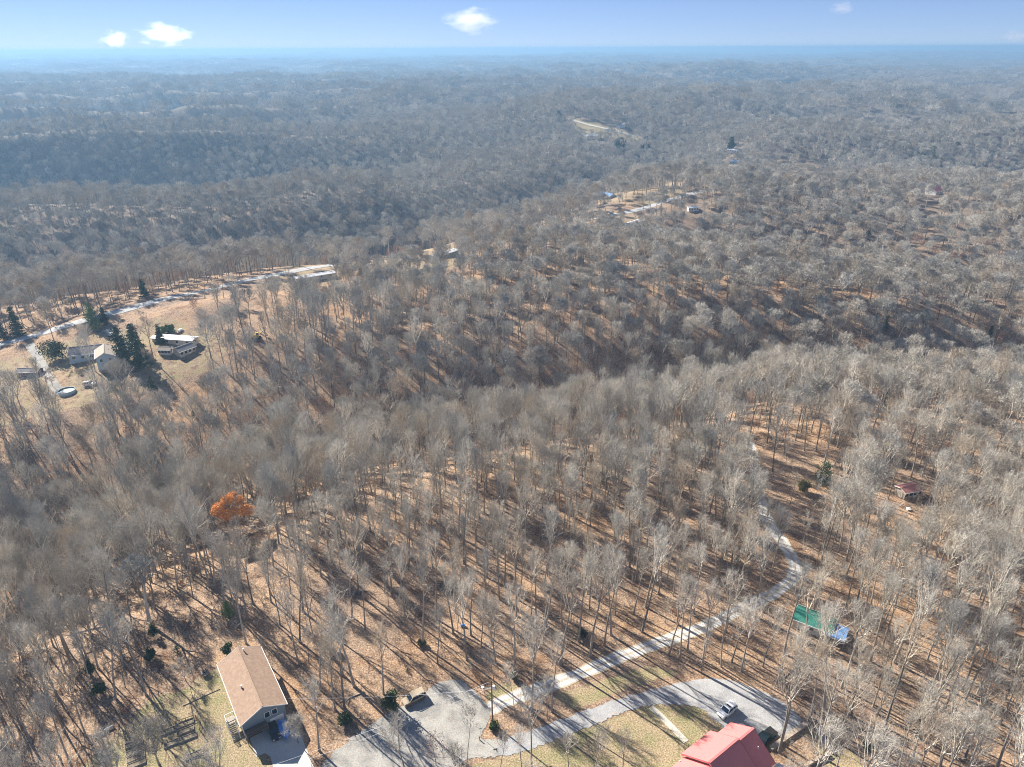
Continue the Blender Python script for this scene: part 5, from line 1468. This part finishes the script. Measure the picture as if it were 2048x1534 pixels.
# more thin fallen trunks lying in the leaves of the near woods
rg = random.Random(21); nlog = 0
while nlog < 26:
    x, y = rg.uniform(-115, 115), rg.uniform(90, 175)
    if not (bool(allowed(np.array([x]), np.array([y]))[0]) and bool(wedge(np.array([x]), np.array([y]), 0)[0])): continue
    L = rg.uniform(3, 9); rr_ = rg.uniform(.08, .2); m = MB()
    m.cyl((0, 0, rr_ * .7), rr_, rr_ * .5, 0, L, 7, 'x'); m.bar((L * .6, 0, rr_), (L * .8, rg.choice((-1, 1)) * L * .15, rr_ + .4), rr_ * .6)
    o = m.build('fallen_log', M_BARK); o.location = (x, y, hz(x, y)); o.rotation_euler = (0, 0, rg.uniform(0, 6.28))
    side = 'left' if x < -40 else ('middle' if x < 40 else 'right')
    tag(o, 'thin fallen trunk lying in the leaves of the %s near woods' % side, 'log', 'fallen trunks in the %s near woods' % side); nlog += 1
# retaining walls
def rwall(label, a, b, w, h, mat):
    a, b = PX(*a), PX(*b); L = (b - a).length; r = empty('retaining_wall', a, math.atan2((b - a).y, (b - a).x)); tag(r, label, 'retaining wall')
    m = MB(); n = int(L / .8); rg = random.Random(int(a.x * 10))
    for i in range(n): m.box(i * L / n, (i + 1) * L / n - .02, -w / 2, w / 2, -.5, h + rg.uniform(-.03, .03))
    m.build('blocks', mat, r); MB().box(0, L, -w / 2 - .04, w / 2 + .04, h + .03, h + .11).build('cap', mat, r)
rwall('tan stone retaining wall along the lower right edge of the gravel pad', (1613, 1449), (1540, 1500), .8, .5, M_BLOCK)
rwall('grey low wall running down right of the gravel pad', (1633, 1461), (1664, 1507), .5, .6, M_GREYBLOCK)
rwall('short tan wall at the bottom right below the rough terrace', (1657, 1509), (1614, 1532), .5, .6, M_BLOCK)
# white sack in the right woods
p = PX(1818, 1020); o = hull(.1, .5, .3, .7).build('white_sack', M_WHITE); o.location = p; tag(o, 'white sack on the leaves below the pinkish red shed roof', 'sack')
# junk behind the mobile home
for a, b, lab in ((330, 660, 'white junk heap behind the long mobile home at far left, left heap'), (352, 664, 'white junk heap behind the long mobile home at far left, right heap')):
    p = G(a, b); m = MB(); rg = random.Random(a)
    for k in range(14):
        x_, y_ = rg.uniform(-2.5, 2.5), rg.uniform(-1.2, 1.2); s_ = rg.uniform(.25, .6); m.box(x_ - s_, x_ + s_, y_ - s_ * .7, y_ + s_ * .7, -.1, rg.uniform(.3, 1.1))
    o = m.build('junk_heap', M_WHITE); o.location = p; tag(o, lab, 'junk heap')

# ------------------------------------------------------------------ clouds (real volumes, far beyond and above the haze)
def cloud(px_c, py_c, wpx, hpx, label, dens, seed, dist=26000.0):
    d = ray(px_c, py_c).normalized(); c = Vector((0, 0, CAM_H)) + d * dist
    rx = wpx / FPX * dist / 2; rz_ = hpx / FPX * dist / 2
    bm = bmesh.new(); bmesh.ops.create_icosphere(bm, subdivisions=3, radius=1.0)
    me = bpy.data.meshes.new('cloud'); bm.to_mesh(me); bm.free()
    o = bpy.data.objects.new('cloud', me); COL.objects.link(o); o.location = c; o.scale = (rx, rx * .6, rz_)
    m = bpy.data.materials.new('cloud_vapour'); m.use_nodes = True; nt = m.node_tree; nt.nodes.clear()
    out = nt.nodes.new('ShaderNodeOutputMaterial'); v = nt.nodes.new('ShaderNodeVolumePrincipled'); nt.links.new(v.outputs[0], out.inputs['Volume'])
    tc = nt.nodes.new('ShaderNodeTexCoord')
    ln = N(nt, 'ShaderNodeVectorMath', operation='LENGTH'); nt.links.new(tc.outputs['Object'], ln.inputs[0])
    ns = N(nt, 'ShaderNodeTexNoise'); ns.inputs['Scale'].default_value = 1.7; ns.inputs['Detail'].default_value = 5; ns.inputs['Roughness'].default_value = .6
    mp = N(nt, 'ShaderNodeMapping'); mp.inputs['Location'].default_value = (seed * 3.1, seed, 0); nt.links.new(tc.outputs['Object'], mp.inputs[0]); nt.links.new(mp.outputs[0], ns.inputs[0])
    a = N(nt, 'ShaderNodeMath', operation='MULTIPLY_ADD'); nt.links.new(ns.outputs[0], a.inputs[0]); a.inputs[1].default_value = 1.9; a.inputs[2].default_value = -.25
    b = N(nt, 'ShaderNodeMath', operation='SUBTRACT'); nt.links.new(a.outputs[0], b.inputs[0]); nt.links.new(ln.outputs['Value'], b.inputs[1])
    c_ = N(nt, 'ShaderNodeMath', operation='MULTIPLY', use_clamp=False); nt.links.new(b.outputs[0], c_.inputs[0]); c_.inputs[1].default_value = dens
    mx = N(nt, 'ShaderNodeMath', operation='MAXIMUM'); nt.links.new(c_.outputs[0], mx.inputs[0]); mx.inputs[1].default_value = 0
    nt.links.new(mx.outputs[0], v.inputs['Density']); v.inputs['Color'].default_value = (.98, .98, .98, 1); v.inputs['Anisotropy'].default_value = 0.6
    me.materials.append(m); tag(o, label, 'cloud')
cloud(228, 78, 62, 38, 'small white cloud low in the sky, leftmost', .0032, 1)
cloud(330, 69, 112, 46, 'largest flat-bottomed white cloud at upper left', .003, 2)
cloud(946, 40, 122, 52, 'ragged white cloud near the top middle of the sky', .0026, 3)
cloud(1685, 16, 56, 30, 'tiny faint cloud at the upper right of the sky', .0024, 4)
cloud(2030, 73, 50, 24, 'faint wisp of cloud at the right picture edge', .003, 5)

# ------------------------------------------------------------------ haze
HZ = bpy.data.materials.new('haze_air'); HZ.use_nodes = True; nt = HZ.node_tree; nt.nodes.clear()
out = nt.nodes.new('ShaderNodeOutputMaterial'); v = nt.nodes.new('ShaderNodeVolumePrincipled'); nt.links.new(v.outputs[0], out.inputs['Volume'])
v.inputs['Density'].default_value = 0.00024
v.inputs['Color'].default_value = (0.25, 0.44, 0.66, 1)
v.inputs['Anisotropy'].default_value = 0.25
o = MB().box(-33000, 33000, -2000, 33000, -190, 127).build('haze', HZ)
tag(o, kind='stuff')
